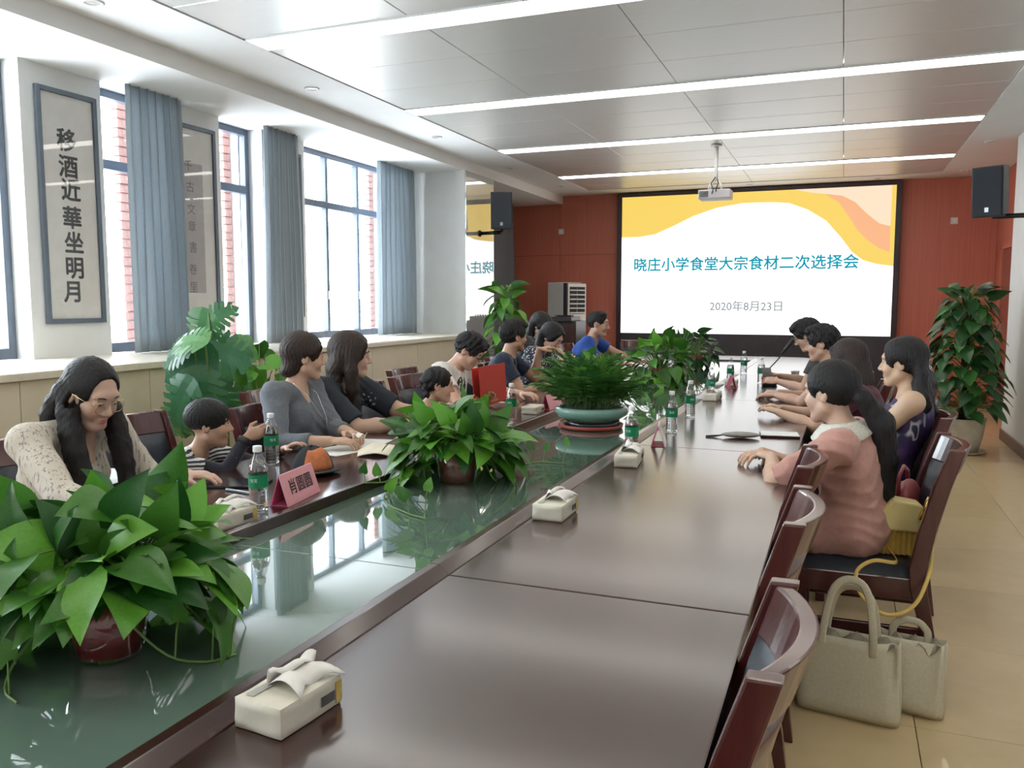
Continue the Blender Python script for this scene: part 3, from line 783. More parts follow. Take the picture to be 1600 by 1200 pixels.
def bottle(px, py, label, rz=0.0, z=TZ, xy=None):
    q = onz(px, py, z) if xy is None else xy
    q = np.array(q, float); q[0] = max(q[0], -.860) if q[0] > -1.275 else min(q[0], -1.690)
    c = b0 if not _bu else copy_tree(b0); _bu.append(1)
    c.location = (q[0], q[1], z); c.rotation_euler = (0, 0, rz); tag(c, label, 'bottle', GB); return c
bottle(972, 709, 'water bottle beside the tissue pack in front of the green bowl planter', -.3)
bottle(1049, 676, 'water bottle just behind the folded name card on the right', .2)
bottle(1078, 652, 'third water bottle from the camera along the right side', .6)
bottle(1109, 621, 'water bottle between two tissue packs on the right side', .4)
bottle(1135, 599, 'water bottle next to the small pink card at the far right', .9)
bottle(1159, 584, 'water bottle farthest away on the right side of the table', .1)
bottle(1189, 599, 'water bottle standing beside the gooseneck microphone', .5)
bottle(405, 800, 'water bottle between the boy and the pink name card', .2)
BOYB = onz(425, 726, TZ)
bottle(425, 726, "water bottle gripped by the boy's hand", .9)
bottle(799, 658, 'water bottle in front of the raised red folder', .0)
bottle(658, 700, 'water bottle half hidden behind the second pothos', .3)

# ------------------------------------------------------------------ tissue packs
M_pack = mat('tissue_wrapper', (.70, .67, .57), .45, var=.06, nscale=25, bump=.25, bdist=.004)
M_packprint = mat('wrapper_print', (.10, .10, .09), .6)
M_packgold = mat('wrapper_gold', (.60, .44, .13), .5, var=.3, nscale=30)
M_tissue = mat('soft_tissue', (.86, .85, .82), .9, var=.03, nscale=40, bump=.15)
def tissue_pack(pts, label, seed, tis=True, w=.105, L=.155, h=.052, rz=None, c=None):
    """pts: pixel corners (left, front, right) of the base on the table"""
    if c is None:
        A, B, C = [onz(*p, TZ)[:2] for p in pts]
        d = C - B; rz = math.atan2(d[1], d[0]) - math.pi / 2
        L = float(np.linalg.norm(C - B)); w = min(.102, float(np.linalg.norm(A - B))); cx, cy_ = (A + C) / 2
    else: cx, cy_ = c
    ext = abs(math.cos(rz)) * w / 2 * 1.03 + abs(math.sin(rz)) * L / 2 * 1.03
    if cx > -1.275: cx = max(cx, -.889 + ext)          # clear of the raised lip
    else: cx = min(cx, -1.661 - ext)
    t = thing('tissue_pack', label, 'tissue pack', (cx, cy_, TZ), rz, 'soft tissue packs on the table')
    nz = smooth_noise(seed, 4); vs = []; fs = []; n = 9
    def side(fn):
        g = []
        for i in range(n):
            row = []
            for j in range(n):
                p = np.array(fn(2 * j / (n - 1) - 1, 2 * i / (n - 1) - 1)); m_ = np.abs(p).max()
                q = np.sign(p) * np.abs(p) ** 1.0; e = np.sort(np.abs(p))[1]
                q = q * (1 - .05 * max(0, e - .75) / .25)
                s = 1 + .035 * nz(p, 4.0)
                row.append((q[0] * w / 2 * s, q[1] * L / 2 * s, h / 2 + q[2] * h / 2 * (s if p[2] > -.9 else 1)))
            g.append(row)
        return g
    m = MB()
    for fn in (lambda a, b: (a, b, 1), lambda a, b: (-a, b, -1), lambda a, b: (1, a, -b), lambda a, b: (-1, a, b), lambda a, b: (a, 1, b), lambda a, b: (a, -1, -b)):
        m.sheet(side(fn))
    wr_ = m.build('wrapper', M_pack, t)
    MB().box((w / 2 + .0014, L * .12, h * .30), (w / 2 + .0022, L * .34, h * .62)).build('print_mark', M_packprint, wr_)
    MB().box((w / 2 + .0012, L * .36, h * .15), (w / 2 + .0020, L * .46, h * .85)).build('print_mark', M_packgold, wr_)
    MB().box((-w * .34, -L * .40, h + .0012), (-w * .18, -L * .02, h + .002)).build('print_mark', mat('wrapper_grey_print', (.42, .42, .38), .6), wr_)
    if tis:
        rnd = random.Random(seed)
        for q in range(2):
            g = []; ph = rnd.uniform(0, 6)
            for i in range(8):
                u = i / 7; row = []
                for j in range(10):
                    v = 2 * j / 9 - 1
                    x = -.030 + .075 * u * (1 if q else .4) + .012 * math.sin(3 * v + ph) * u
                    row.append((x, v * L * (.20 + .16 * u) + .01 + .012 * u, h - .004 + (.034 * math.sin(2.2 * u) if not q else .022 * math.sin(2.9 * u) + .004) + .006 * math.sin(6 * v + ph) * u))
                g.append(row)
            MB().sheet(g, .0012).build('tissue', M_tissue, t)
    return t
tissue_pack([(352, 1122), (410, 1168), (512, 1102)], 'large open tissue pack nearest the camera at the bottom', 1)
tissue_pack([(812, 808), (852, 818), (878, 798)], 'white tissue pack in the middle of the near right tabletop', 2)
tissue_pack([(929, 727), (963, 731), (975, 715)], 'open tissue pack beside the first bottle on the right', 3)
tissue_pack(None, 'tissue pack in front of the second group of bottles on the right', 4, True, .10, .16, .05, R(-6), (-.87, 5.88))
tissue_pack(None, 'small tissue pack farthest away on the right side', 5, False, .10, .16, .05, R(4), (-.86, 6.98))
tissue_pack(None, 'tissue pack on the left side beside the first pothos', 6, True, .11, .17, .05, R(-4), (-1.74, 2.00))
tissue_pack(None, 'tissue pack on the left side next to the raised red folder', 7, False, .10, .17, .045, R(2), (-1.76, 4.79))

# ------------------------------------------------------------------ name cards
M_pink = mat('pink_card', (.78, .36, .40), .55, var=.03); M_pink2 = mat('deep_pink_card', (.55, .10, .19), .5, var=.05)
M_whitecard = mat('clear_card_stand', (.70, .62, .62), .25, var=.05)
def name_card(c, rz, label, w=.20, h=.10, text=None, m1=None, m2=None, d=.035):
    t = thing('name_card', label, 'name card', (c[0], c[1], TZ), rz, 'folded name cards')
    th = .0025
    MB().prism([(-d, .001), (-d + .006, .001), (.002, h), (-.002, h)], -w / 2, w / 2, 0).build('front_panel', m1 or M_pink, t)
    MB().prism([(d, .001), (d - .006, .001), (-.0005, h - .002), (.002, h)], -w / 2, w / 2, 0).build('back_panel', m2 or M_pink2, t)
    MB().box((-w / 2, -d + .006, .0012), (w / 2, d - .006, .003)).build('base_strip', m2 or M_pink2, t)
    if text:
        sl = math.atan2(h, d - .003); L = math.hypot(h, d)
        me = bold(text_mesh(text, .056), .0006)
        xform_mesh(me, lambda p: (p[0], -d + .0 - .0012 + (p[1] + L * .5) * math.cos(sl) + 0, .001 + (p[1] + L * .5) * math.sin(sl)))
        link('card_text', me, M_ink, t)
    return t
A, B = onz(446, 797, TZ), onz(500, 770, TZ)
dxy = B - A
name_card((A + B)[:2] / 2 + np.array([-.045, .02]), math.atan2(dxy[1], dxy[0]), 'pink folded name card with three black characters by the first bottle', float(np.linalg.norm(dxy)) * .92, .105, '肖圆圆')
name_card((-.80, 3.93), R(100), 'folded name card on the right before the second bottle, seen from the side', .16, .10, None, M_whitecard, M_pink2)
name_card((-.80, 6.75), R(105), 'small pink folded name card at the far right of the table', .15, .10, None, M_pink, M_pink2)
name_card((-1.715, 5.02), R(80), 'pink folded name card beside the green bowl planter', .17, .10, None, M_pink, M_pink2)

# ------------------------------------------------------------------ things lying on the right side of the table
q = (onz(1115, 683, TZ) + onz(1187, 685, TZ)) / 2
t = thing('pencil_pouch', 'soft grey pouch with a wrist strap on the right tabletop', 'pouch', (q[0], q[1], TZ), R(12))
MB().ell((.02, 0, .016), (.095, .032, .0155), 20, 10).build('pouch', mat('grey_pouch', (.30, .29, .27), .7, bump=.2), t)
MB().tube([(-.07, 0, .012), (-.11, .02, .006), (-.15, .012, .004), (-.15, -.012, .004), (-.11, -.016, .006), (-.07, 0, .012)], .003, 6).build('strap', M_black, t)
q = onz(1218, 684, TZ)
t = thing('notebook', 'dark slim notebook at the table edge before the woman in pink', 'notebook', (q[0] - .0, q[1] + .06, TZ), R(8))
MB().box((-.10, -.07, .001), (.09, .07, .010)).build('cover', mat('notebook_cover', (.05, .012, .018), .3), t, bevel=.002, seg=1)
MB().box((-.097, -.067, .010), (.087, .067, .013)).build('pages', M_labelw, t)
q = onz(1232, 655, TZ)
t = thing('hair_clip', 'small black hair clip lying on the right tabletop', 'clip', (q[0], q[1], TZ))
MB().tube([(-.03, 0, .006), (-.01, .004, .022), (.02, .002, .018), (.03, 0, .005)], .006, 8).build('upper_jaw', M_black, t)
MB().tube([(-.03, .008, .005), (-.005, .012, .012), (.03, .008, .005)], .005, 8).build('lower_jaw', M_black, t)
# gooseneck microphone
q = onz(1197, 602, TZ)
t = thing('gooseneck_microphone', 'black gooseneck microphone on the right side of the table', 'microphone', (q[0], q[1], TZ))
MB().box((-.03, -.09, .001), (.085, .06, .035)).build('base', M_black, t, bevel=.012)
pts = [(0, .0, .035), (.0, .0, .12)]
tip = ony(1240, 530, q[1] - .02) - np.array([q[0], q[1], TZ]); st = ony(1222, 553, q[1] - .01) - np.array([q[0], q[1], TZ])
MB().tube([(-.01, 0, .03), (.005, 0, .12), tuple(st * .75 + np.array([-.0, 0, .02])), tuple(st)], .005, 8).build('gooseneck', M_blackmetal, t)
MB().tube([tuple(st), tuple(st * .55 + tip * .45), tuple(tip)], [.012, .017, .017], 12).build('microphone_head', M_black, t)
q = onz(1242, 594, TZ)
t = thing('paper_cup', 'small white paper cup by the far men', 'cup', (q[0], q[1], TZ))
MB().lathe([(.001, .003), (.026, .001), (.036, .080), (.0375, .081), (.0375, .083), (.035, .082), (.025, .005), (.001, .004)], 24).build('cup', M_whitepl, t)
MB().lathe([(.0362, .077), (.0385, .080), (.0362, .083)], 24).build('rim', M_whitepl, t)
for k, (px, py, w, l, rz, lab) in enumerate([(1258, 602, .21, .29, .1, 'white sheet of paper beneath the paper cup'), ]):
    q = onz(px, py, TZ); o = MB().box((-w / 2, -l / 2, .0005), (w / 2, l / 2, .0018)).build('paper_sheet', M_labelw, loc=(q[0], q[1], TZ)); o.rotation_euler = (0, 0, rz); tag(o, lab, 'paper', 'loose papers')

# ------------------------------------------------------------------ things lying on the left side of the table
def slab(nm, px, py, w, l, h, rz, label, cat, m, bevel=.002, grp=None, z=TZ):
    q = onz(px, py, z); o = MB().box((-w / 2, -l / 2, .0006), (w / 2, l / 2, h)).build(nm, m, bevel=bevel, seg=1, loc=(q[0], q[1], z)); o.rotation_euler = (0, 0, rz)
    return tag(o, label, cat, grp)
t_ = slab('tablet_computer', 372, 757, .14, .22, .009, R(-70), 'black tablet lying before the boy', 'tablet', mat('tablet_black', (.02, .022, .028), .15))
p = onz(375, 770, TZ); o = MB().tube([(-.07, 0, .005), (.06, 0, .005), (.07, 0, .004)], [.0045, .0045, .001], 8).build('pen', mat('pale_blue_pen', (.45, .55, .62), .3), loc=(p[0], p[1], TZ)); o.rotation_euler = (0, 0, R(-8)); tag(o, 'pale blue pen beside the black tablet', 'pen')
slab('paper_sheet', 540, 702, .21, .30, .0014, R(-15), 'top white paper sheet under the hands of the woman in grey', 'paper', M_labelw, 0, 'loose papers')
slab('paper_sheet', 566, 694, .21, .30, .0010, R(10), 'white paper sheet sticking out towards the second pothos', 'paper', M_labelw, 0, 'loose papers')
slab('smartphone', 607, 668, .075, .155, .009, R(-60), 'black smartphone by the forearm of the woman in the dark tee', 'phone', MATS['tablet_black'], .003)
slab('paper_sheet', 775, 625, .21, .29, .0014, R(5), 'white paper before the man in the white tee', 'paper', M_labelw, 0, 'loose papers')
slab('notebook', 838, 605, .15, .21, .014, R(15), 'black notebook before the man in the navy polo', 'notebook', M_black, .003)
slab('envelope', 352, 800, .11, .22, .003, R(-10), 'yellowish envelope behind the left tissue pack', 'envelope', mat('kraft_envelope', (.62, .46, .22), .7))
slab('paper_sheet', 170, 745, .21, .29, .0014, R(10), 'white paper before the woman in the cream top', 'paper', M_labelw, 0, 'loose papers')
# crumpled napkin bag
q = onz(592, 706, TZ); nz = smooth_noise(77, 5); g = []
for i in range(9):
    row = []
    for j in range(12):
        u, v = i / 4 - 1, j / 5.5 - 1; rr_ = math.hypot(u, v)
        row.append((u * .075 * (1 + .2 * nz((u, v, 0), 4)), v * .12 * (1 + .15 * nz((v, u, 1), 4)), max(.001, .030 * (1 - rr_ * rr_ / 2) + .014 * nz((u, v, 2), 7) * (1 - .5 * rr_))))
    g.append(row)
o = MB().sheet(g, .0015).build('napkin_bag', mat('cream_napkin', (.74, .68, .55), .8, var=.06), loc=(q[0], q[1], TZ)); o.rotation_euler = (0, 0, R(20)); tag(o, 'crumpled cream napkin bag left of the second pothos', 'napkin')
# dark cap with orange
q = onz(489, 738, TZ)
t = thing('baseball_cap', 'black baseball cap with an orange front panel on the left tabletop', 'cap', (q[0], q[1] + .02, TZ), R(0))
M_capb = mat('cap_black', (.022, .024, .032), .85, bump=.3); M_capo = mat('cap_orange', (.50, .16, .06), .85, var=.2, nscale=30, bump=.3)
g = []; nz = smooth_noise(5, 4)
for i in range(9):
    th = math.pi / 2 * i / 8; row = []
    for j in range(19):
        a = 2 * math.pi * j / 18; s = 1 + .12 * nz((math.cos(a), math.sin(a), th), 3)
        row.append((.085 * math.cos(th) * math.cos(a) * s - .02, .095 * math.cos(th) * math.sin(a) * s, .100 * math.sin(th) * s + .001))
    g.append(row)
MB().sheet(g, .003).build('crown', M_capb, t)
g = []
for i in range(7):
    th = .12 + 1.0 * i / 6; row = []
    for j in range(9):
        a = -1.25 + 1.5 * j / 8; s = 1.035 + .12 * nz((math.cos(a), math.sin(a), th), 3)
        row.append((.085 * math.cos(th) * math.cos(a) * s - .02, .095 * math.cos(th) * math.sin(a) * s, .100 * math.sin(th) * s + .002))
    g.append(row)
MB().sheet(g, .003).build('front_panel', M_capo, t)
g = []
for i in range(5):
    u = i / 4; row = []
    for j in range(11):
        a = -1.6 + 2.0 * j / 10; r = .088 + .068 * u * max(.05, math.sin((a + 1.6) / 2.0 * math.pi)) ** .6
        row.append((r * math.cos(a) - .02, r * math.sin(a) * 1.08, .012 - .004 * u + .012 * math.cos((a + .6) * 1.4) * u))
    g.append(row)
MB().sheet(g, .004).build('brim', M_capb, t)
MB().ell((-.02, 0, .103), (.008, .008, .005), 10, 6).build('button', M_capb, t)
# red folder held up by the girl
a_, b_2, c_, d_ = onx(747, 574, -2.02), onx(783, 568, -2.02), onx(793, 640, -2.02), onx(762, 645, -2.02)
ctr = (a_ + b_2 + c_ + d_) / 4
t = thing('menu_folder', 'red folder held upright between the little girl and the man in white', 'folder', (ctr[0], ctr[1], TZ))
M_red = mat('red_folder', (.50, .045, .03), .4, var=.05)
hgt = a_[2] - TZ; wy = b_2[1] - a_[1]
MB().prism([(-wy / 2 - .02, .045), (wy / 2 + .03, .045), (wy / 2 - .01, hgt), (-wy / 2 - .06, hgt)], 0, .004, 0).build('front_cover', M_red, t)
MB().prism([(-wy / 2 - .01, .045), (wy / 2 + .02, .045), (wy / 2 - .02, hgt - .01), (-wy / 2 - .05, hgt - .01)], -.05, -.046, 0).build('back_cover', M_red, t)
MB().box((.0043, -.10, .10), (.005, -.07, .13)).build('print_mark', mat('folder_grey', (.55, .42, .40), .6), t)
MB().box((.0043, -.06, .06), (.005, .06, .075)).build('print_mark', mat('folder_gold', (.60, .33, .15), .5), t)
o = MB().box((-.09, -.06, .001), (.09, .06, .012)).build('yellow_booklet', mat('yellow_booklet', (.75, .48, .03), .5), loc=(-1.93, 4.45, TZ), bevel=.002); tag(o, 'yellow booklet on the table below the red folder', 'booklet')

# ------------------------------------------------------------------ bags by the pink woman's chair
M_canvas = mat('natural_canvas', (.58, .54, .41), .9, var=.07, nscale=120, bump=.2, bdist=.002)
def tote(label, c, rz, w, d, h, handles, seed, slump=.02):
    t = thing('tote_bag', label, 'tote bag', (c[0], c[1], 0), rz, 'canvas tote bags')
    nz = smooth_noise(seed, 4); g = []; n = 28
    for i in range(10):
        z = h * i / 9; u = i / 9; row = []
        for j in range(n + 1):
            a = 2 * math.pi * j / n; ca, sa = math.cos(a), math.sin(a)
            ex = math.copysign(abs(ca) ** .35, ca); ey = math.copysign(abs(sa) ** .45, sa)
            thick = d * (1 - .55 * u) * (.35 + .65 * min(1, u * 8 + .45))
            row.append((ex * w / 2 * (1 - .05 * u + .02 * math.sin(3 * u)) + slump * nz((ca, sa, u), 3) * .5, ey * thick / 2 + slump * nz((ca, sa * 2, u + 2), 4) * u, z + .012 * nz((ca, sa, 3), 2) * u + .001))
        g.append(row)
    b = MB().sheet(g, .002); gb = g[0]; b.add([p for p in gb[:-1]], [tuple(range(n))])
    b.build('bag_body', M_canvas, t)
    # folded cloth showing in the mouth
    g2 = []
    for i in range(5):
        g2.append([((-.42 + .84 * j / 12) * w, (-.5 + i / 4) * d * .42, h - .025 + .022 * math.sin(j * 1.7 + i) + .018 * (1 - abs(i / 2 - 1))) for j in range(13)])
    MB().sheet(g2, .003).build('bag_filling', mat('grey_cloth', (.30, .27, .20), .9, bump=.3), t)
    for yy_, s in handles:
        pts = [(-.24 * w, yy_, h - .05), (-.235 * w, yy_ * 1.05, h + .02), (-.17 * w, yy_ * .8, h + s * .75), (-.06 * w, yy_ * .6, h + s), (.10 * w, yy_ * .6, h + s * .98), (.19 * w, yy_ * .8, h + s * .7), (.235 * w, yy_ * 1.05, h + .02), (.24 * w, yy_, h - .05)]
        MB().tube(curve_pts(pts, 4), .013, 8, flat=.18, upv=(0, 1, 0)).build('handle', M_canvas, t)
    return t
tote('pale canvas tote bag with tall handles standing on the floor', (.062, 3.045), R(-9), .345, .15, .285, [(-.045, .20), (.045, .16)], 4)
tote('second slouched canvas tote bag behind the first, near the chair leg', (.262, 3.165), R(-14), .24, .16, .26, [(.0, .06)], 9, .045)
# yellow pleated handbag on the seat
q = ony(1402, 880, 3.42)
t = thing('handbag', 'small yellow pleated handbag on the chair seat behind the woman in pink', 'handbag', (q[0] + .022, 3.42, .482), R(8))
M_yel = mat('yellow_leather', (.58, .40, .10), .45, var=.08, nscale=30)
b = MB(); n = 9
for k in range(n):
    b.prism([(-.085 + .17 * k / n, .0), (-.085 + .17 * (k + 1) / n, .0), (-.085 + .17 * (k + .5) / n, -.012)], .002, .13, 2)
b.box((-.085, -.0, .002), (.085, .075, .13)).build('pleated_body', M_yel, t)
MB().prism([(-.088, .10), (-.092, .165), (-.05, .215), (.05, .20), (.092, .13), (.088, .09)], -.022, .08, 1).build('flap', mat('pale_yellow_leather', (.68, .56, .25), .45, var=.06), t, bevel=.008)
MB().tube([(.045, -.035, .15), (.075, -.04, .235)], [.013, .013], 12).build('clasp', mat('brass', (.72, .52, .16), .25, metal=1), t)
MB().tube(curve_pts([(.085, .0, .12), (.080, -.06, .06), (.05, -.17, -.01), (-.01, -.24, -.11), (-.10, -.25, -.15), (-.18, -.23, -.10), (-.20, -.20, -.02), (-.14, -.17, .02), (-.05, -.12, .006), (-.06, .0, .03)], 6), .008, 6, flat=.25).build('shoulder_strap', M_yel, t)
t = thing('handbag', 'deep red quilted handbag leaning on the chair back behind the woman in pink', 'handbag', (.250, 3.655, .482), R(75))
M_redl = mat('red_leather', (.24, .035, .045), .4, var=.12, nscale=60, bump=.25)
MB().ell((0, 0, .12), (.115, .050, .118), 22, 14).build('bag_body', M_redl, t)
MB().ell((0, -.022, .17), (.105, .045, .080), 22, 10).build('flap', mat('red_leather_flap', (.30, .07, .075), .4, var=.12, nscale=60, bump=.2), t)
MB().lathe([(.014, 0), (.016, .004), (.010, .006), (.0005, .006)], 14, (0, 0, 0), Matrix.Translation((0, -.066, .155)) @ Euler((R(90), 0, 0)).to_matrix().to_4x4()).build('clasp', M_gold, t)
MB().tube([(-.09, 0, .19), (-.08, .0, .27), (0, 0, .30), (.08, 0, .27), (.09, 0, .19)], .008, 8).build('handle', M_redl, t)
# ------------------------------------------------------------------ plants
def leaf_mat(name, c_lo, c_hi, rough=.35, transl=.25, rib=(0.25, .45, .12)):
    m = bpy.data.materials.new(name); m.use_nodes = True; nt = m.node_tree; b = nt.nodes['Principled BSDF']; MATS[name] = m
    oi = nt.nodes.new('ShaderNodeObjectInfo'); f = _noise(nt, _coords(nt, 'Object', (9, 9, 9)), 2.5, 3)
    a = nt.nodes.new('ShaderNodeMath'); a.operation = 'MULTIPLY_ADD'; a.inputs[1].default_value = .35; a.inputs[2].default_value = -.17
    nt.links.new(f, a.inputs[0]); s = nt.nodes.new('ShaderNodeMath'); s.operation = 'ADD'; nt.links.new(a.outputs[0], s.inputs[0]); nt.links.new(oi.outputs['Random'], s.inputs[1])
    c = _ramp(nt, s.outputs[0], [(.05, c_lo), (.65, tuple((p + q) / 2 for p, q in zip(c_lo, c_hi))), (1.0, c_hi)])
    nt.links.new(c, b.inputs['Base Color']); b.inputs['Roughness'].default_value = rough; b.inputs['Specular IOR Level'].default_value = .45
    tr = nt.nodes.new('ShaderNodeBsdfTranslucent'); nt.links.new(c, tr.inputs[0]); mx = nt.nodes.new('ShaderNodeMixShader'); mx.inputs[0].default_value = transl
    nt.links.new(b.outputs[0], mx.inputs[1]); nt.links.new(tr.outputs[0], mx.inputs[2]); nt.links.new(mx.outputs[0], nt.nodes['Material Output'].inputs[0])
    return m
M_leaf = leaf_mat('pothos_leaf', (.016, .085, .014), (.13, .36, .035))
M_leafd = leaf_mat('dark_glossy_leaf', (.012, .055, .016), (.055, .17, .035), .3, .15)
M_leafm = leaf_mat('monstera_leaf', (.03, .13, .06), (.14, .34, .11), .28, .35)
M_palm = leaf_mat('palm_leaf', (.02, .10, .018), (.11, .27, .045), .4, .25)
M_stem = mat('green_stem', (.14, .24, .06), .5, var=.25)
M_bark = mat('coir_pole', (.045, .03, .02), .95, bump=.6, nscale=60)
M_soil = mat('soil', (.03, .02, .014), .95, bump=.6)
def leaf_meshes(n, aspect, seed, fold=.18, droop=.25, segs=7, heart=.09, material=None, name='leaf'):
    out = []; rnd = random.Random(seed)
    for k in range(n):
        a_ = aspect * rnd.uniform(.88, 1.1); fo = fold * rnd.uniform(.5, 1.4); dr = droop * rnd.uniform(.3, 1.5); cu = rnd.uniform(-.08, .08); wv = rnd.uniform(0, 6)
        m = MB(); mid = []; L = []; Rr = []; L2 = []; R2 = []
        for i in range(segs + 1):
            t = i / segs
            w = a_ / 2 * (math.sin(math.pi * min(1, (t * .93 + .07)) ** .62) ** .9) * (1 - .25 * t) if i < segs else 0
            z = -dr * t * t; y = t
            back = -heart * (1 - t * 4) if t < .25 else 0
            xc = cu * math.sin(math.pi * t)
            wz = .015 * math.sin(7 * t + wv)
            mid.append((xc, y, z)); L.append((xc - w, y + back, z + fo * w + wz)); Rr.append((xc + w, y + back, z + fo * w - wz))
            L2.append((xc - w * .5, y + back * .5, z + fo * w * .35)); R2.append((xc + w * .5, y + back * .5, z + fo * w * .35))
        vs = mid + L + Rr + L2 + R2; n1 = segs + 1; fs = []
        for i in range(segs):
            fs += [(i, i + 1, 3 * n1 + i + 1, 3 * n1 + i), (3 * n1 + i, 3 * n1 + i + 1, n1 + i + 1, n1 + i), (i, 4 * n1 + i, 4 * n1 + i + 1, i + 1), (4 * n1 + i, 2 * n1 + i, 2 * n1 + i + 1, 4 * n1 + i + 1)]
        m.add(vs, fs, True); me = m.mesh(name, fix=False); me.materials.append(material); out.append(me)
    return out
LV = leaf_meshes(5, .80, 1, material=M_leaf)
LVd = leaf_meshes(5, .78, 2, material=M_leafd)
def put(me, parent, base, tip, normal, scale, name='leaf'):
    """leaf with its base at a point, its tip along a direction and its face towards a normal"""
    y = Vector(tip).normalized(); z = Vector(normal); z = (z - y * z.dot(y))
    if z.length < 1e-4: z = Vector((0, 0, 1)) if abs(y.z) < .9 else Vector((1, 0, 0)); z = z - y * z.dot(y)
    z.normalize(); x = y.cross(z)
    M = Matrix((x, y, z)).transposed().to_4x4(); M = Matrix.Translation(base) @ M @ Matrix.Scale(scale, 4)
    o = bpy.data.objects.new(name, me); COL.objects.link(o); o.parent = parent; o.matrix_local = M
    return o
def pothos(t, cz, Rx, H, n, L, seed, meshes, skirt=-.45, floor=.012, squash=(1, 1), stems=True, avoid=None):
    """mound of heart leaves over a pot whose rim is at height cz (local)"""
    rnd = random.Random(seed); st = MB()
    for i in range(n):
        az = i * 2.39996 + rnd.uniform(-.35, .35); u = (i + .5) / n
        phi = math.pi / 2 * (1 - u ** .62 * (1 - skirt)) + rnd.uniform(-.12, .12); phi = max(skirt * math.pi / 2, min(1.5, phi))
        if avoid is not None and phi < .25 and math.cos(az - avoid) > .45: phi = rnd.uniform(.2, .7)
        r = rnd.uniform(.55, 1.0) if phi > 0 else rnd.uniform(.7, 1.0)
        d = Vector((math.cos(phi) * math.cos(az) * squash[0], math.cos(phi) * math.sin(az) * squash[1], math.sin(phi)))
        b = Vector((d.x * Rx * r, d.y * Rx * r, cz + (d.z * H * r if d.z > 0 else d.z * cz * 1.05)))
        s = L * rnd.uniform(.65, 1.2)
        out = Vector((math.cos(az), math.sin(az), 0))
        tip = out * (.75 if phi < .6 else .55) + Vector((rnd.uniform(-.4, .4), rnd.uniform(-.4, .4), (.55 * math.sin(phi) - .35 + rnd.choice((0, 0, .3, .7))) if phi > .1 else -.75 + rnd.uniform(-.2, .3)))
        tip.normalize()
        if b.z < floor + .02: b.z = floor + .02
        if b.z + tip.z * s < floor: tip.z = (floor - b.z) / s; tip.normalize()
        nrm = out * (.55 if phi < .7 else .75) + Vector((rnd.uniform(-.3, .3), rnd.uniform(-.3, .3), .75))
        put(rnd.choice(meshes), t, b, tip, nrm, s)
        if stems:
            p0 = Vector((out.x * .02, out.y * .02, cz - .02)); mid = p0.lerp(b, .55) + Vector((0, 0, .05 if phi > 0 else .06))
            st.tube([p0, mid, b], [.0028, .0024, .0018], 5, False)
    if stems: tag(st.build('stems', M_stem, t, fix=False))
def vine(t, pts, leaves, seed, L, meshes):
    """trailing stem with single leaves standing up from it"""
    rnd = random.Random(seed); P = [Vector(p) for p in pts]
    m = MB().tube(curve_pts(P, 4), .0025, 5, False)
    for (k, up, sc, dx) in leaves:
        i = min(int(k), len(P) - 2); b = P[i].lerp(P[i + 1], k - i); top = b + Vector(dx) + Vector((0, 0, up))
        m.tube([b, b.lerp(top, .5) + Vector((0, 0, .01)), top], [.002, .0018, .0015], 5, False)
        put(rnd.choice(meshes), t, top, (rnd.uniform(-.4, .6), rnd.uniform(-.3, .5), .55), (.6, -.7, .4), L * sc)
    m.build('vine', M_stem, t, fix=False)
M_jar = mat_glass('clear_jar', (.97, .98, .98), 0.0, .08)
M_redpot = mat('red_plastic_pot', (.30, .028, .035), .35, var=.08)
M_brownpot = mat('red_brown_pot', (.25, .06, .04), .4, var=.1)
def pot_in_jar(t, r0, r1, h, mpot, jar=True):
    MB().lathe([(.001, .006), (r0, .006), (r1, h), (r1 * .95, h), (r1 * .9, h - .012), (.001, h - .012)], 28).build('pot', mpot, t)
    MB().lathe([(r1 * .89, h - .011), (.001, h - .006)], 20).build('soil', M_soil, t)
    if jar: MB().lathe([(.001, .0008), (r0 + .004, .0008), (r0 + .008, .006), (r1 + .008, h + .012), (r1 + .006, h + .012), (r0 + .005, .004)], 28).build('glass_jar', M_jar, t, fix=False)

q = onz(170, 1020, GZ)
P1 = thing('potted_pothos', 'large pothos in a red pot nearest the camera on the glass', 'plant', (q[0], q[1], GZ + .0005), group='pothos plants on the table')
pot_in_jar(P1, .058, .078, .135, M_redpot)
pothos(P1, .145, .225, .160, 195, .118, 11, LV, skirt=-.40, squash=(1.05, 1.0), avoid=R(-50))
vine(P1, [(.10, -.05, .10), (.17, -.02, .03), (.215, .03, .004), (.245, .08, .004)], [(1.2, .07, .6, (.01, 0, 0)), (2.2, .08, .6, (.01, 0, 0)), (2.8, .10, .55, (.02, 0, 0))], 3, .1, LV)
vine(P1, [(-.02, -.09, .12), (-.05, -.15, .05), (-.04, -.19, .004), (.03, -.22, .004)], [(1.3, .05, .7, (0, -.01, 0)), (2.4, .06, .6, (0, 0, 0))], 4, .1, LV)

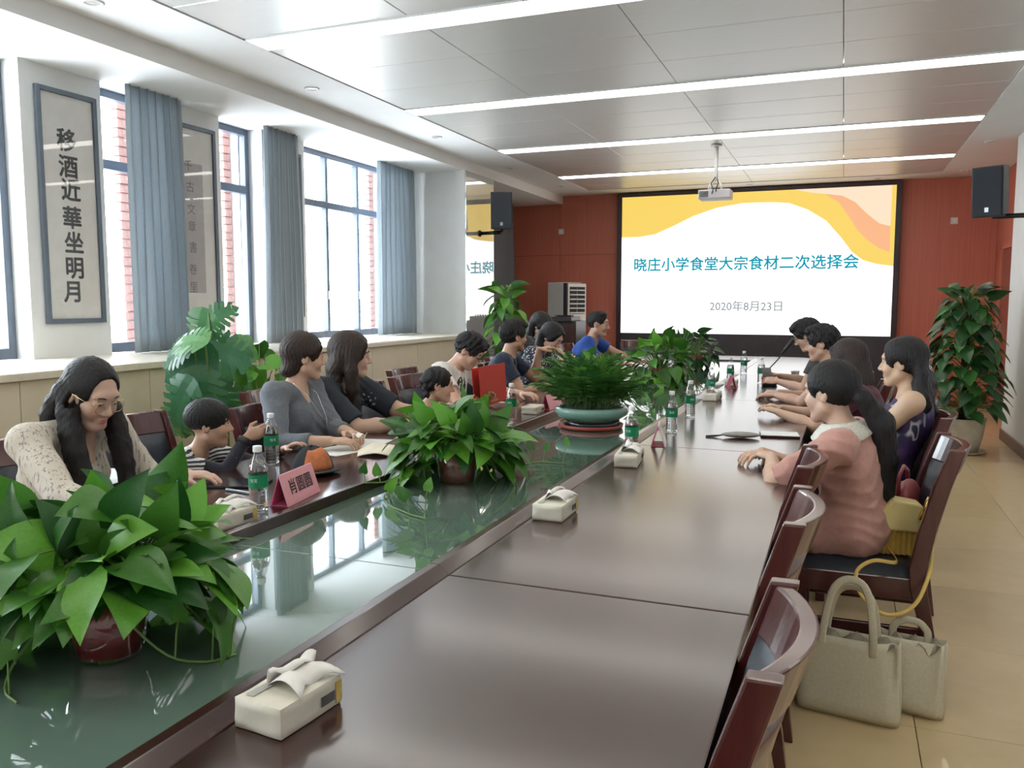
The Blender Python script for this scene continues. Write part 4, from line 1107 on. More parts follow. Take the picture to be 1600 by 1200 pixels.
q = onz(715, 752, GZ)
P2 = thing('potted_pothos', 'pothos with trailing vines in a brown pot on the glass', 'plant', (q[0], q[1], GZ + .0005), group='pothos plants on the table')
pot_in_jar(P2, .062, .082, .13, M_brownpot)
pothos(P2, .14, .235, .150, 170, .112, 23, LV, skirt=-.42, squash=(1.0, 1.1), avoid=R(-62))
def loc(P, px, py, z=GZ + .005): q = onz(px, py, z); return (q[0] - P.location.x, q[1] - P.location.y, q[2] - P.location.z)
vine(P2, [(.08, .05, .10), loc(P2, 775, 752), loc(P2, 800, 733), loc(P2, 835, 722), loc(P2, 880, 724)], [(2.1, .055, .5, (.0, .0, 0)), (2.8, .06, .5, (.01, 0, 0)), (3.3, .055, .45, (.01, 0, 0)), (3.98, .075, .5, (.01, .02, 0))], 5, .1, LV)
vine(P2, [(-.10, -.06, .08), loc(P2, 600, 775), loc(P2, 632, 800), loc(P2, 665, 810)], [(1.2, .03, .6, (0, 0, 0)), (2.2, .05, .6, (0, 0, 0)), (2.95, .09, .5, (.01, 0, 0))], 6, .1, LV)
vine(P2, [(-.10, -.10, .10), (-.17, -.22, .035), (-.20, -.35, .048)], [(1.4, .02, .5, (-.01, 0, 0)), (1.95, .035, .45, (-.01, 0, 0))], 8, .1, LV)

# celadon bowl with parlour palm
q = onz(924, 668, GZ)
B1 = thing('bowl_planter', 'parlour palm in a wide celadon bowl on a red saucer', 'plant', (q[0], q[1], GZ + .0005))
M_cel = mat('celadon_glaze', (.16, .30, .25), .18, var=.08, nscale=14, coat=.5)
MB().lathe([(.001, .032), (.12, .032), (.145, .045), (.195, .075), (.205, .095), (.198, .115), (.185, .122), (.178, .118), (.19, .098), (.175, .08), (.001, .07)], 40).build('bowl', M_cel, B1)
MB().lathe([(.001, .0015), (.160, .0015), (.172, .006), (.176, .024), (.172, .024), (.166, .009), (.001, .008)], 40).build('saucer', mat('red_saucer', (.33, .06, .04), .4), B1)
g = []; nz = smooth_noise(6, 5)
for i in range(3): g.append([((.145 + .012 * nz((math.cos(a), math.sin(a), i), 9)) * math.cos(a), (.145 + .012 * nz((math.cos(a), math.sin(a), i), 9)) * math.sin(a), .010 + .016 * i) for a in np.linspace(0, 2 * math.pi, 49)])
MB().sheet(g, .002).build('plastic_wrap', mat('black_plastic_wrap', (.02, .02, .025), .15), B1)
MB().lathe([(.183, .108), (.001, .112)], 30).build('soil', M_soil, B1)
fr = []
rnd = random.Random(4)
for k in range(5):
    m = MB(); Lf = .26; n = 11; arch = rnd.uniform(.10, .20)
    P = [Vector((0, Lf * t, arch * math.sin(1.9 * t) - .16 * t * t * Lf)) for t in np.linspace(0, 1, 7)]
    m.tube(P, [.002, .002, .0018, .0016, .0013, .001, .0006], 4, False)
    for i in range(n):
        t = .22 + .78 * i / n; c = Vector((0, Lf * t, arch * math.sin(1.9 * t) - .16 * t * t * Lf))
        for s in (-1, 1):
            l = .085 * math.sin(math.pi * (.2 + .72 * t)) * rnd.uniform(.85, 1.1); d = Vector((s * .8, .62, -.15 + rnd.uniform(-.1, .1))).normalized(); w = .0062
            sd = Vector((-d.y * s, d.x * s, 0)) * w
            m.add([c, c + d * l * .4 + sd + Vector((0, 0, .004)), c + d * l, c + d * l * .4 - sd + Vector((0, 0, -.002))], [(0, 1, 2, 3)], True)
    me = m.mesh('frond', fix=False); me.materials.append(M_palm); fr.append(me)
for i in range(150):
    az = i * 2.39996; rr_ = .15 * math.sqrt(rnd.random()); el = rnd.uniform(-.3, 1.0)
    out = Vector((math.cos(az), math.sin(az), 0)); b = Vector((out.x * rr_, out.y * rr_, .115))
    tip = out * (1.1 - .75 * el) + Vector((0, 0, .25 + .75 * el))
    put(rnd.choice(fr), B1, b, tip, Vector((0, 0, 1)) - out * .2, rnd.uniform(.65, 1.15), 'frond')
# sprig standing above the palm
m = MB().tube([(-.02, .03, .11), (-.03, .03, .28), (-.02, .03, .42)], [.003, .0025, .0015], 5, False).build('sprig_stem', M_stem, B1, fix=False)
for k in range(9):
    a = k * 2.4; put(LV[k % 5], B1, (-.03 + .001 * k, .03, .25 + .02 * k), (math.cos(a), math.sin(a), .8), (math.cos(a + 1), math.sin(a + 1), .6), .05, 'leaf')

# far pothos plants on the glass
for (px, py, n, seed, lab, Rr_, H_) in ((1030, 602, 120, 31, 'pothos mound behind the bowl planter on the glass', .24, .26), (1084, 577, 60, 37, 'farthest pothos in a small red pot on the glass', .22, .26)):
    q = onz(px, py, GZ)
    t = thing('potted_pothos', lab, 'plant', (min(max(q[0], -1.40), -1.16), q[1], GZ + .0005), group='pothos plants on the table')
    pot_in_jar(t, .06, .085, .15, M_redpot, False)
    pothos(t, .16, Rr_, H_, n, .135, seed, LV if seed == 31 else LVd, skirt=-.62 if seed == 31 else -.42)
q = onz(1002, 612, GZ)
t = thing('potted_spider_plant', 'grassy spider plant standing up behind the pothos mound', 'plant', (-1.36, 7.55, GZ + .0005))
pot_in_jar(t, .05, .07, .11, M_brownpot, False)
rnd = random.Random(8); bl = []
for k in range(3):
    m = MB(); g = []
    for i in range(8):
        u = i / 7; w = .010 * (1 - u) ** .6 + .0005; zz = .9 * u * .25 - (.35 + .1 * k) * u * u * .30
        g.append([(-w, .30 * u, zz + .003), (0, .30 * u, zz), (w, .30 * u, zz + .003)])
    me = m.sheet(g).mesh('blade', fix=False); me.materials.append(M_palm); bl.append(me)
for i in range(46):
    a = i * 2.4; el = rnd.random(); put(rnd.choice(bl), t, (.03 * math.cos(a), .03 * math.sin(a), .105), (math.cos(a) * (1 - .6 * el), math.sin(a) * (1 - .6 * el), .3 + .9 * el), (0, 0, 1), rnd.uniform(.7, 1.15), 'blade')

# pole trained pothos in the corners
def pole_plant(label, x, y, pot_r, pot_h, z_top, n, Rx, L, seed, meshes, mpot, saucer=True):
    t = thing('pole_pothos', label, 'plant', (x, y, 0), group='pole trained pothos on the floor')
    MB().lathe([(.001, .012), (pot_r * .72, .012), (pot_r * .92, pot_h * .5), (pot_r, pot_h * .92), (pot_r * 1.04, pot_h), (pot_r * .97, pot_h), (pot_r * .93, pot_h - .03), (.001, pot_h - .03)], 32).build('pot', mpot, t)
    if saucer: MB().lathe([(.001, .001), (pot_r * .95, .001), (pot_r * 1.1, .03), (pot_r * 1.07, .03), (pot_r * .93, .01), (.001, .01)], 32).build('saucer', mat('stone_saucer', (.42, .35, .27), .6), t)
    MB().lathe([(pot_r * .92, pot_h - .028), (.001, pot_h - .02)], 24).build('soil', M_soil, t)
    MB().tube([(0, 0, pot_h - .04), (0, 0, z_top - .12)], .035, 10).build('moss_pole', M_bark, t)
    rnd = random.Random(seed); st = MB()
    for i in range(n):
        u = i / n; az = i * 2.39996 + rnd.uniform(-.3, .3); z = pot_h + .0 + (z_top - pot_h) * u ** .9
        rr_ = Rx * (1.0 - .55 * u ** 1.5) * rnd.uniform(.45, .85); out = Vector((math.cos(az), math.sin(az), 0))
        b = out * rr_ + Vector((0, 0, z + .05)); s = L * rnd.uniform(.7, 1.15)
        tip = out * .65 + Vector((rnd.uniform(-.3, .3), rnd.uniform(-.3, .3), -.45 if u < .9 else .3)); nrm = out * .8 + Vector((0, 0, .6))
        put(rnd.choice(meshes), t, b, tip, nrm, s)
        p0 = Vector((out.x * .03, out.y * .03, max(pot_h, z - .03))); st.tube([p0, p0.lerp(b, .5) + Vector((0, 0, .05)), b], [.004, .0035, .0025], 5, False)
    put(meshes[0], t, (0, 0, z_top - .1), (-.2, -.1, .9), (.4, -.8, .2), L * .9)
    st.build('stems', M_stem, t, fix=False)
    return t
pole_plant('bushy dark green pole pothos in a white pot by the right wall', 1.10, 8.95, .20, .34, 1.53, 190, .42, .18, 51, LVd, mat('white_plant_pot', (.62, .58, .50), .5))
q = onx(790, 500, -3.62)
pole_plant('bright green pole pothos beside the polished pillar', q[0], q[1], .17, .30, 1.58, 90, .32, .19, 57, LV, MATS['white_plant_pot'])

# monstera by the window wall
def monstera_mesh(seed):
    rnd = random.Random(seed); m = MB(); N = 6
    for s in (-1, 1):
        for k in range(N):
            t0, t1 = k / N, (k + 1) / N; tm = (t0 + t1) / 2
            w = .52 * math.sin(math.pi * (.16 + .76 * tm)) ** .7
            y0, y1 = -.08 + .95 * t0, -.08 + .95 * t1
            def P(x, y): return (s * x, y, -.28 * y * y * (1 if y > 0 else 0) + .12 * x - .35 * x * x)
            tl = .16 * w + .05; up = .12
            gap = .014 + .032 * rnd.random() * (0 < k < N - 1)
            inn = .17
            a = [P(0, y0), P(inn, y0 + up * .3), P(inn, y1 + up * .3), P(0, y1)]
            m.add(a, [(0, 1, 2, 3)], True)
            b = [P(inn, y0 + up * .3 + gap * .4), P(w * .62, y0 + up * .6 + gap), P(w, y0 + up + gap + .03), P(w * .97, (y0 + y1) / 2 + up * 1.15), P(w * .8, y1 + up - gap * .8), P(w * .6, y1 + up * .75 - gap), P(inn, y1 + up * .3 - gap * .4)]
            m.add(b, [(0, 1, 5, 6), (1, 2, 3, 4, 5)], True)
    m.add([(0, .87, -.22), (.17, .92, -.23), (0, 1.06, -.33), (-.17, .92, -.23)], [(0, 1, 2, 3)], True)
    me = m.mesh('leaf', fix=False); me.materials.append(M_leafm); return me
MV = [monstera_mesh(k) for k in range(4)]
q = onx(345, 600, -3.55)
mo = thing('potted_monstera', 'tall monstera with split leaves standing by the window sill', 'plant', (q[0], q[1], 0))
MB().lathe([(.001, .01), (.12, .01), (.16, .15), (.17, .30), (.162, .30), (.155, .27), (.001, .27)], 30).build('pot', MATS['white_plant_pot'], mo)
MB().lathe([(.154, .272), (.001, .28)], 24).build('soil', M_soil, mo)
st = MB(); rnd = random.Random(12)
toc = Vector((.62, -.72, .15)).normalized()
spots = [((318, 515), .30, (-.3, .1, -.5)), ((300, 568), .34, (-.6, -.3, -.3)), ((345, 548), .30, (.5, .4, -.2)), ((282, 622), .30, (-.5, -.2, -.8)), ((310, 610), .32, (.1, -.2, -.8)), ((363, 582), .22, (.6, .3, -.5)), ((345, 625), .28, (.3, 0, -.8)), ((278, 655), .24, (-.4, 0, -.8)),
         ((335, 495), .22, (.6, .3, .5)), ((280, 545), .24, (-.7, -.1, -.2)), ((295, 640), .26, (-.1, -.3, -.9)), ((330, 590), .26, (.2, -.3, -.6)), ((372, 545), .20, (.5, .3, -.3)), ((300, 530), .24, (-.5, 0, .1))]
for (px, py), sz, tip in spots:
    dx = rnd.uniform(-.12, .12); p = onx(px, py, q[0] + dx); b = Vector((p[0] - q[0], p[1] - q[1], p[2]))
    d = Vector(tip).normalized(); b = b - d * sz * .4
    put(rnd.choice(MV), mo, b, d, toc + Vector((rnd.uniform(-.3, .3), rnd.uniform(-.3, .3), rnd.uniform(.2, .6))), sz)
    p0 = Vector((rnd.uniform(-.04, .04), rnd.uniform(-.04, .04), .28)); st.tube([p0, p0.lerp(b, .5) + Vector((0, 0, .1)), b], [.010, .008, .005], 6, False)
st.build('stems', M_stem, mo, fix=False)
q2 = onx(405, 600, -3.75)
pg = thing('potted_pothos', 'green pothos between the monstera and the woman in grey', 'plant', (q2[0], q2[1], 0), group='pothos plants by the window')
MB().lathe([(.001, .01), (.10, .01), (.14, .15), (.15, .28), (.142, .28), (.135, .25), (.001, .25)], 30).build('pot', M_brownpot, pg)
MB().lathe([(.134, .252), (.001, .26)], 24).build('soil', M_soil, pg)
st = MB(); rnd = random.Random(14)
for i in range(34):
    px = rnd.uniform(362, 442); py = rnd.uniform(548, 640) if i > 5 else rnd.uniform(528, 548)
    p = onx(px, py, q2[0] + rnd.uniform(-.15, .15)); b = Vector((p[0] - q2[0], p[1] - q2[1], p[2])); b.z = max(b.z, .35)
    put(rnd.choice(LV), pg, b, (rnd.uniform(-.6, .6), rnd.uniform(-.6, .6), rnd.uniform(-.8, .2)), toc + Vector((rnd.uniform(-.4, .4), rnd.uniform(-.4, .4), .4)), rnd.uniform(.13, .2))
    p0 = Vector((rnd.uniform(-.05, .05), rnd.uniform(-.05, .05), .26)); st.tube([p0, p0.lerp(b, .5) + Vector((0, 0, .08)), b], [.005, .004, .003], 5, False)
st.build('stems', M_stem, pg, fix=False)
# ------------------------------------------------------------------ people: one smooth surface per body from blended volumes
class Field:
    def __init__(s, lo, hi, h):
        s.h = h; s.lo = np.array(lo, float); n = np.ceil((np.array(hi) - s.lo) / h).astype(int) + 2; s.n = n
        s.f = np.full(n, .5, np.float32)
        s.ax = [(s.lo[i] + h * np.arange(n[i])).astype(np.float32) for i in range(3)]
    def _sl(s, c0, c1):
        a = np.clip(np.floor((c0 - s.lo) / s.h).astype(int), 0, s.n - 1); b = np.clip(np.ceil((c1 - s.lo) / s.h).astype(int) + 1, 1, s.n)
        sl = tuple(slice(int(i), int(j)) for i, j in zip(a, b))
        X = s.ax[0][sl[0]][:, None, None]; Y = s.ax[1][sl[1]][None, :, None]; Z = s.ax[2][sl[2]][None, None, :]
        return sl, X, Y, Z
    def _join(s, sl, d, k, op):
        f = s.f[sl]
        if op == 'add':
            if k > 0:
                h = np.clip(.5 + .5 * (f - d) / k, 0, 1); s.f[sl] = f * (1 - h) + d * h - k * h * (1 - h)
            else: s.f[sl] = np.minimum(f, d)
        else:
            d = -d
            if k > 0:
                h = np.clip(.5 - .5 * (f - d) / k, 0, 1); s.f[sl] = f * (1 - h) + d * h + k * h * (1 - h)
            else: s.f[sl] = np.maximum(f, d)
    def cone(s, a, b, ra, rb, k=.02, op='add', cut=False, flat=None):
        """tapered capsule; cut=True ends it flat at b"""
        a = np.array(a, float); b = np.array(b, float); r = max(ra, rb) + k + .03
        sl, X, Y, Z = s._sl(np.minimum(a, b) - r, np.maximum(a, b) + r)
        ab = b - a; L2 = max(ab @ ab, 1e-12)
        t = ((X - a[0]) * ab[0] + (Y - a[1]) * ab[1] + (Z - a[2]) * ab[2]) / L2; tc = np.clip(t, 0, 1)
        dx = X - a[0] - tc * ab[0]; dy = Y - a[1] - tc * ab[1]; dz = Z - a[2] - tc * ab[2]
        d = np.sqrt(dx * dx + dy * dy + dz * dz) - (ra + (rb - ra) * tc)
        if cut: d = np.maximum(d, (t - 1) * math.sqrt(L2))
        s._join(sl, d.astype(np.float32), k, op)
    def chain(s, pts, rad, k=.01, op='add'):
        for i in range(len(pts) - 1): s.cone(pts[i], pts[i + 1], rad[i], rad[i + 1], k if i == 0 else min(k, .012), op)
    def ell(s, c, r, M=None, k=.02, op='add', mask=None):
        """ellipsoid, axes = columns of M"""
        c = np.array(c, float); r = np.array(r, float); R3 = np.eye(3) if M is None else np.array(M, float)
        ext = np.abs(R3) @ r + k + .03
        sl, X, Y, Z = s._sl(c - ext, c + ext)
        dx, dy, dz = X - c[0], Y - c[1], Z - c[2]
        p = [dx * R3[0, i] + dy * R3[1, i] + dz * R3[2, i] for i in range(3)]
        k0 = np.sqrt((p[0] / r[0]) ** 2 + (p[1] / r[1]) ** 2 + (p[2] / r[2]) ** 2); k1 = np.sqrt((p[0] / r[0] ** 2) ** 2 + (p[1] / r[1] ** 2) ** 2 + (p[2] / r[2] ** 2) ** 2)
        d = k0 * (k0 - 1) / np.maximum(k1, 1e-6)
        if mask is not None: d = np.maximum(d, mask(*p))
        s._join(sl, d.astype(np.float32), k, op)
    def warp(s, fn, band=.03):
        """adds a small displacement near the surface"""
        i = np.nonzero(np.abs(s.f) < band)
        p = [s.ax[k][i[k]] for k in range(3)]; s.f[i] += fn(*p).astype(np.float32)
    def mesh(s, name, origin, attr=None):
        f = s.f; h = s.h; ins = f < 0
        c = [ins[x:x + f.shape[0] - 1, y:y + f.shape[1] - 1, z:z + f.shape[2] - 1] for x in (0, 1) for y in (0, 1) for z in (0, 1)]
        cnt = sum(q.astype(np.int8) for q in c); act = (cnt > 0) & (cnt < 8)
        ii = np.argwhere(act); idx = np.full(act.shape, -1, np.int64); idx[act] = np.arange(len(ii))
        cv = np.stack([f[ii[:, 0] + x, ii[:, 1] + y, ii[:, 2] + z] for x in (0, 1) for y in (0, 1) for z in (0, 1)], 1)
        off = np.array([(x, y, z) for x in (0, 1) for y in (0, 1) for z in (0, 1)], float)
        acc = np.zeros((len(ii), 3)); n = np.zeros(len(ii))
        for a in range(8):
            for b in range(a + 1, 8):
                if np.abs(off[a] - off[b]).sum() != 1: continue
                m = (cv[:, a] < 0) != (cv[:, b] < 0); va, vb = cv[m, a], cv[m, b]; t = (va / (va - vb))[:, None]
                acc[m] += off[a] * (1 - t) + off[b] * t; n[m] += 1
        V = (ii + acc / n[:, None]) * h + s.lo - np.array(origin)
        Q = []
        for axis in range(3):
            sl0 = [slice(None)] * 3; sl1 = [slice(None)] * 3; sl0[axis] = slice(0, -1); sl1[axis] = slice(1, None)
            A, B = ins[tuple(sl0)], ins[tuple(sl1)]
            e = np.argwhere(A != B); o = [q for q in range(3) if q != axis]
            ok = (e[:, o[0]] > 0) & (e[:, o[1]] > 0) & (e[:, o[0]] < f.shape[o[0]] - 1) & (e[:, o[1]] < f.shape[o[1]] - 1); e = e[ok]
            fl = A[e[:, 0], e[:, 1], e[:, 2]]
            def ID(d0, d1):
                q = e.copy(); q[:, o[0]] += d0; q[:, o[1]] += d1; return idx[q[:, 0], q[:, 1], q[:, 2]]
            q = np.stack([ID(-1, -1), ID(0, -1), ID(0, 0), ID(-1, 0)], 1)
            flip = fl if axis != 1 else ~fl
            q[~flip] = q[~flip][:, ::-1]; Q.append(q)
        Q = np.vstack(Q)
        me = bpy.data.meshes.new(name); nv, nq = len(V), len(Q)
        me.vertices.add(nv); me.vertices.foreach_set('co', V.ravel()); me.loops.add(nq * 4); me.loops.foreach_set('vertex_index', Q.ravel().astype(np.int32))
        me.polygons.add(nq); me.polygons.foreach_set('loop_start', np.arange(0, nq * 4, 4, dtype=np.int32)); me.polygons.foreach_set('use_smooth', np.ones(nq, bool))
        me.update(calc_edges=True)
        if attr is not None:
            col = attr(V + np.array(origin)); a = me.color_attributes.new('tint', 'FLOAT_COLOR', 'POINT')
            a.data.foreach_set('color', np.hstack([col, np.ones((nv, 1))]).astype(np.float32).ravel())
        return me
def skin_mat(name, rough=.5):
    m, nt, b = _mat(name)
    at = nt.nodes.new('ShaderNodeVertexColor'); at.layer_name = 'tint'; f = _noise(nt, _coords(nt), 90, 3)
    mx = nt.nodes.new('ShaderNodeMix'); mx.data_type = 'RGBA'; mx.blend_type = 'MULTIPLY'; mx.inputs[0].default_value = .25
    nt.links.new(at.outputs[0], mx.inputs[6]); nt.links.new(_ramp(nt, f, [(.3, (.82, .78, .76)), (.7, (1, 1, 1))]), mx.inputs[7])
    nt.links.new(mx.outputs[2], b.inputs['Base Color']); b.inputs['Roughness'].default_value = rough
    b.inputs['Subsurface Weight'].default_value = .12; b.inputs['Subsurface Radius'].default_value = (.008, .003, .0015); b.inputs['Subsurface Scale'].default_value = 1.0
    return m
M_skin = skin_mat('skin')
def hair_mat(name, lo, hi):
    m, nt, b = _mat(name); f = _noise(nt, _coords(nt, 'Object', (1, 1, .12)), 260, 3)
    nt.links.new(_ramp(nt, f, [(.3, lo), (.7, hi)]), b.inputs['Base Color']); b.inputs['Roughness'].default_value = .52; b.inputs['Specular IOR Level'].default_value = .26
    _bump(nt, b, f, 1.0, .004); return m
M_hair = hair_mat('black_hair', (.003, .003, .004), (.022, .020, .021))
M_hairb = hair_mat('dark_brown_hair', (.012, .008, .007), (.050, .032, .026))
M_eyew = mat('eye_white', (.72, .70, .68), .25, var=.02); M_iris = mat('dark_iris', (.014, .009, .007), .15); M_brow = mat('eyebrow_hair', (.03, .022, .02), .8)
M_shoe = mat('dark_shoe', (.02, .02, .022), .4)
def unit(v): v = np.array(v, float); return v / max(np.linalg.norm(v), 1e-9)
def frame(fwd, roll=0.0):
    """columns right, forward, up of a body part looking along fwd"""
    y = unit(fwd); x = unit(np.cross(y, (0, 0, 1.0))); z = np.cross(x, y)
    if roll: x, z = x * math.cos(roll) + z * math.sin(roll), z * math.cos(roll) - x * math.sin(roll)
    return np.stack([x, y, z], 1)
def ik(a, t, l1, l2, pole):
    a = np.array(a, float); t = np.array(t, float); d = t - a; L = np.linalg.norm(d); L = min(L, (l1 + l2) * .995); d = unit(d); t = a + d * L
    c = (l1 * l1 + L * L - l2 * l2) / (2 * L); hgt = math.sqrt(max(l1 * l1 - c * c, 1e-6)); p = np.array(pole, float); p = unit(p - d * (p @ d))
    return a + d * c + p * hgt, t

def person(label, pelvis, face, head, hyaw, hpitch, hands, top, sleeve='short', hair='short', hs=1.0, size=1.0, tops=None, bottom=None, skin=(.52, .33, .24), h=.006,
           neck='crew', roll=0.0, hroll=0.0, hairm=None, width=1.0, extras=None, brow=1.0, eyes='open', female=False, bulk=1.0, sleeve_len=.62, dress=False, fingers=None, poles=None, lips=(.42, .15, .13), neckw=1.0, fold=1.0):
    """pelvis: (x, y); face: torso heading in degrees; head: position of the head centre; hyaw / hpitch: head heading and nod;
       hands: wrist targets (right, left); fingers: directions of the two hands"""
    px, py = pelvis; org = np.array([px, py, 0.0])
    root = thing('person', label, 'person', tuple(org), group='people at the meeting')
    f3 = np.array([math.cos(R(face)), math.sin(R(face)), 0]); r3 = np.cross(f3, (0, 0, 1.0)); u3 = np.array([0, 0, 1.0])
    hd = np.array([math.cos(R(hyaw)) * math.cos(R(hpitch)), math.sin(R(hyaw)) * math.cos(R(hpitch)), -math.sin(R(hpitch))]); H = frame(hd, R(hroll)); C = np.array(head, float)
    def hp(x, y, z): return C + H @ (np.array([x, y, z]) * hs)
    S = size; zp = .565 if S > .9 else .545
    P = np.array([px, py, zp])
    nb = hp(0, -.038, -.122); nb = nb + np.array([0, 0, -.024 * S]) - f3 * .012        # base of the neck
    ch = P + (nb - P) * .66 - f3 * .018 * S                                                    # chest
    ab = P + (nb - P) * .30 + f3 * .010 * S
    sw = (.175 if female else .195) * S * width
    lean = unit(nb - P)
    tf = frame(f3 - lean * (f3 @ lean)); T = np.stack([r3, unit(np.cross(lean, r3)), lean], 1)
    if T[:, 1] @ f3 < 0: T[:, 1] *= -1
    sh = [nb + r3 * sw * s - lean * .031 * S - f3 * .005 for s in (1, -1)]
    l1, l2 = .275 * S, .245 * S
    el, wr = [], []
    for k, s in ((0, 1), (1, -1)):
        pole = r3 * s * .55 - u3 * .75 - f3 * .25 if not poles or poles[k] is None else poles[k]
        e, w = ik(sh[k], hands[k], l1, l2, pole); el.append(e); wr.append(w)
    hip = [P + r3 * .085 * s * S - u3 * .01 for s in (1, -1)]
    thl = .42 * S; kn = [hip[k] + f3 * thl + r3 * (.03, -.03)[k] * S + u3 * (-.03 * S) for k in (0, 1)]
    anz = .09 if S > .9 else max(.09, kn[0][2] - .40 * S)
    an = [np.array([kn[k][0], kn[k][1], anz]) + f3 * .02 for k in (0, 1)]
    allp = np.array(sh + el + wr + kn + an + [C, P, nb]); lo = allp.min(0) - .22; hi = allp.max(0) + .22; lo[2] = max(lo[2], -.01); hi[2] = C[2] + .16 * hs
    # ---- body
    B = Field(lo, hi, h)
    B.ell(P, (.155 * S * bulk, .115 * S * bulk, .105 * S), T, .0); B.ell(ab, (.135 * S * bulk, .10 * S * bulk, .14 * S), T, .06); B.ell(ch, (.150 * S * bulk * (.94 if female else 1.05), .102 * S * bulk, .165 * S), T, .06)
    if female: 
        for s in (1, -1): B.ell(ch + r3 * .065 * s * S + T[:, 1] * .075 * S - lean * .01 * S, (.052 * S, .050 * S, .055 * S), T, .04)
    for k, s in ((0, 1), (1, -1)):
        B.cone(nb - lean * .03 * S, sh[k], .052 * S, .050 * S * bulk, .03)
        B.cone(sh[k], el[k], .049 * S * bulk, .037 * S * bulk, .03); B.cone(el[k], el[k] * .6 + wr[k] * .4, .036 * S * bulk, .036 * S * bulk, .012); B.cone(el[k] * .6 + wr[k] * .4, wr[k], .036 * S * bulk, .0235 * S, .012)
        B.cone(hip[k], kn[k], .082 * S * bulk, .055 * S, .03); B.cone(kn[k], kn[k] * .6 + an[k] * .4, .054 * S, .050 * S, .01); B.cone(kn[k] * .6 + an[k] * .4, an[k], .050 * S, .033 * S, .01); B.cone(an[k] - u3 * .03, an[k] + f3 * .15 * S - u3 * .055, .036 * S, .026 * S, .015)
    B.cone(nb - lean * .03, hp(0, -.018, -.055), .056 * S * (.88 if female else 1.02) * neckw, .049 * hs * (.90 if female else 1.04) * neckw, .03)
    # head
    B.ell(hp(0, -.012, .034), np.array([.073, .094, .084]) * hs, H, .02); B.ell(hp(0, .022, -.032), np.array([.057, .064, .076]) * hs, H, .03)
    B.ell(hp(0, .068, -.094), np.array([.024, .019, .018]) * hs, H, .025)
    for s in (1, -1):
        B.ell(hp(.034 * s, .056, -.030), np.array([.027, .026, .030]) * hs, H, .02); B.cone(hp(.050 * s, .0, -.055), hp(.022 * s, .055, -.095), .022 * hs, .017 * hs, .02)
    B.ell(hp(0, .074, .030), np.array([.050, .018, .016]) * hs, H, .02)
    for s in (1, -1): B.ell(hp(.030 * s, .094, .006), np.array([.018, .013, .011]) * hs, H, .012, 'sub'); B.ell(hp(.030 * s, .074, .006), np.array([.0165, .0140, .0130]) * hs, H, .004)
    B.cone(hp(0, .084, .012), hp(0, .104, -.026), .0075 * hs, .0115 * hs, .010)
    for s in (1, -1): B.ell(hp(.0115 * s, .094, -.031), np.array([.0085, .010, .0075]) * hs, H, .006)
    B.ell(hp(0, .0815, -.0585), np.array([.021, .0105, .0062]) * hs, H, .005); B.ell(hp(0, .0800, -.0695), np.array([.0175, .0105, .0068]) * hs, H, .005)
    for s in (1, -1):
        E_ = frame(hd, R(hroll)); B.ell(hp(.0745 * s, -.012, -.004), np.array([.0085, .019, .031]) * hs, H, .006); B.ell(hp(.082 * s, -.006, .0), np.array([.006, .010, .018]) * hs, H, .004, 'sub')
    # hands
    for k, s in ((0, 1), (1, -1)):
        fd = unit(wr[k] - el[k]) if not fingers or fingers[k] is None else unit(fingers[k][0]); nm = -u3 if not fingers or fingers[k] is None else unit(fingers[k][1])
        curl = .35 if not fingers or fingers[k] is None or len(fingers[k]) < 3 else fingers[k][2]
        nm = unit(nm - fd * (nm @ fd)); sd = np.cross(fd, nm) * (1 if k == 0 else -1) * -1.0
        # sd points to the thumb side
        tside = np.cross(nm, fd) * (1 if k == 0 else -1); tside = -tside
        w = wr[k]; q = S * (.94 if female else 1.0)
        Mh = np.stack([tside, fd, nm], 1)
        B.ell(w + fd * .050 * q, np.array([.040, .050, .0155]) * q, Mh, .012); B.ell(w + fd * .070 * q, np.array([.040, .028, .0145]) * q, Mh, .008)
        for j, (o, ln, rr) in enumerate(((.029, .074, .0085), (.0095, .083, .0088), (-.0100, .077, .0084), (-.0285, .060, .0076))):
            a0 = w + fd * (.085 - .004 * abs(j - 1)) * q + tside * o * q; d1 = unit(fd * math.cos(curl * .6) + nm * math.sin(curl * .6) + tside * o * 2.0); d2 = unit(fd * math.cos(curl * 1.9) + nm * math.sin(curl * 1.9) + tside * o * 1.0); d3 = unit(fd * math.cos(curl * 3.0) + nm * math.sin(curl * 3.0))
            p1 = a0 + d1 * ln * .45 * q; p2 = p1 + d2 * ln * .33 * q; p3 = p2 + d3 * ln * .22 * q
            B.cone(a0 - fd * .02 * q, p1, rr * 1.05 * q, rr * q, .005); B.cone(p1, p2, rr * q, rr * .92 * q, .002); B.cone(p2, p3, rr * .92 * q, rr * .8 * q, .002)
        t0 = w + fd * .022 * q + tside * .028 * q; t1 = t0 + unit(fd * .55 + tside * .65 + nm * .35) * .042 * q; t2 = t1 + unit(fd * .85 + tside * .12 + nm * .35) * .034 * q
        B.cone(t0 - tside * .01 * q, t1, .0135 * q, .0108 * q, .008); B.cone(t1, t2, .0108 * q, .0085 * q, .003)
    sk = np.array(skin)
    def tint(V):
        p = (V - C) @ H / hs; col = np.tile(sk, (len(V), 1))
        def blob(c, r): d = (p - np.array(c)) / np.array(r); return np.clip(1.6 - 1.6 * np.sqrt((d * d).sum(1)), 0, 1)[:, None]
        a = np.maximum(blob((0, .095, -.0585), (.024, .018, .0085)), blob((0, .093, -.0695), (.021, .018, .0085))); col = col * (1 - a) + np.array(lips) * a
        b = np.maximum(blob((.040, .07, -.03), (.03, .04, .03)), blob((-.040, .07, -.03), (.03, .04, .03))) * .18; col = col * (1 - b) + np.array([sk[0], sk[1] * .72, sk[2] * .68]) * b
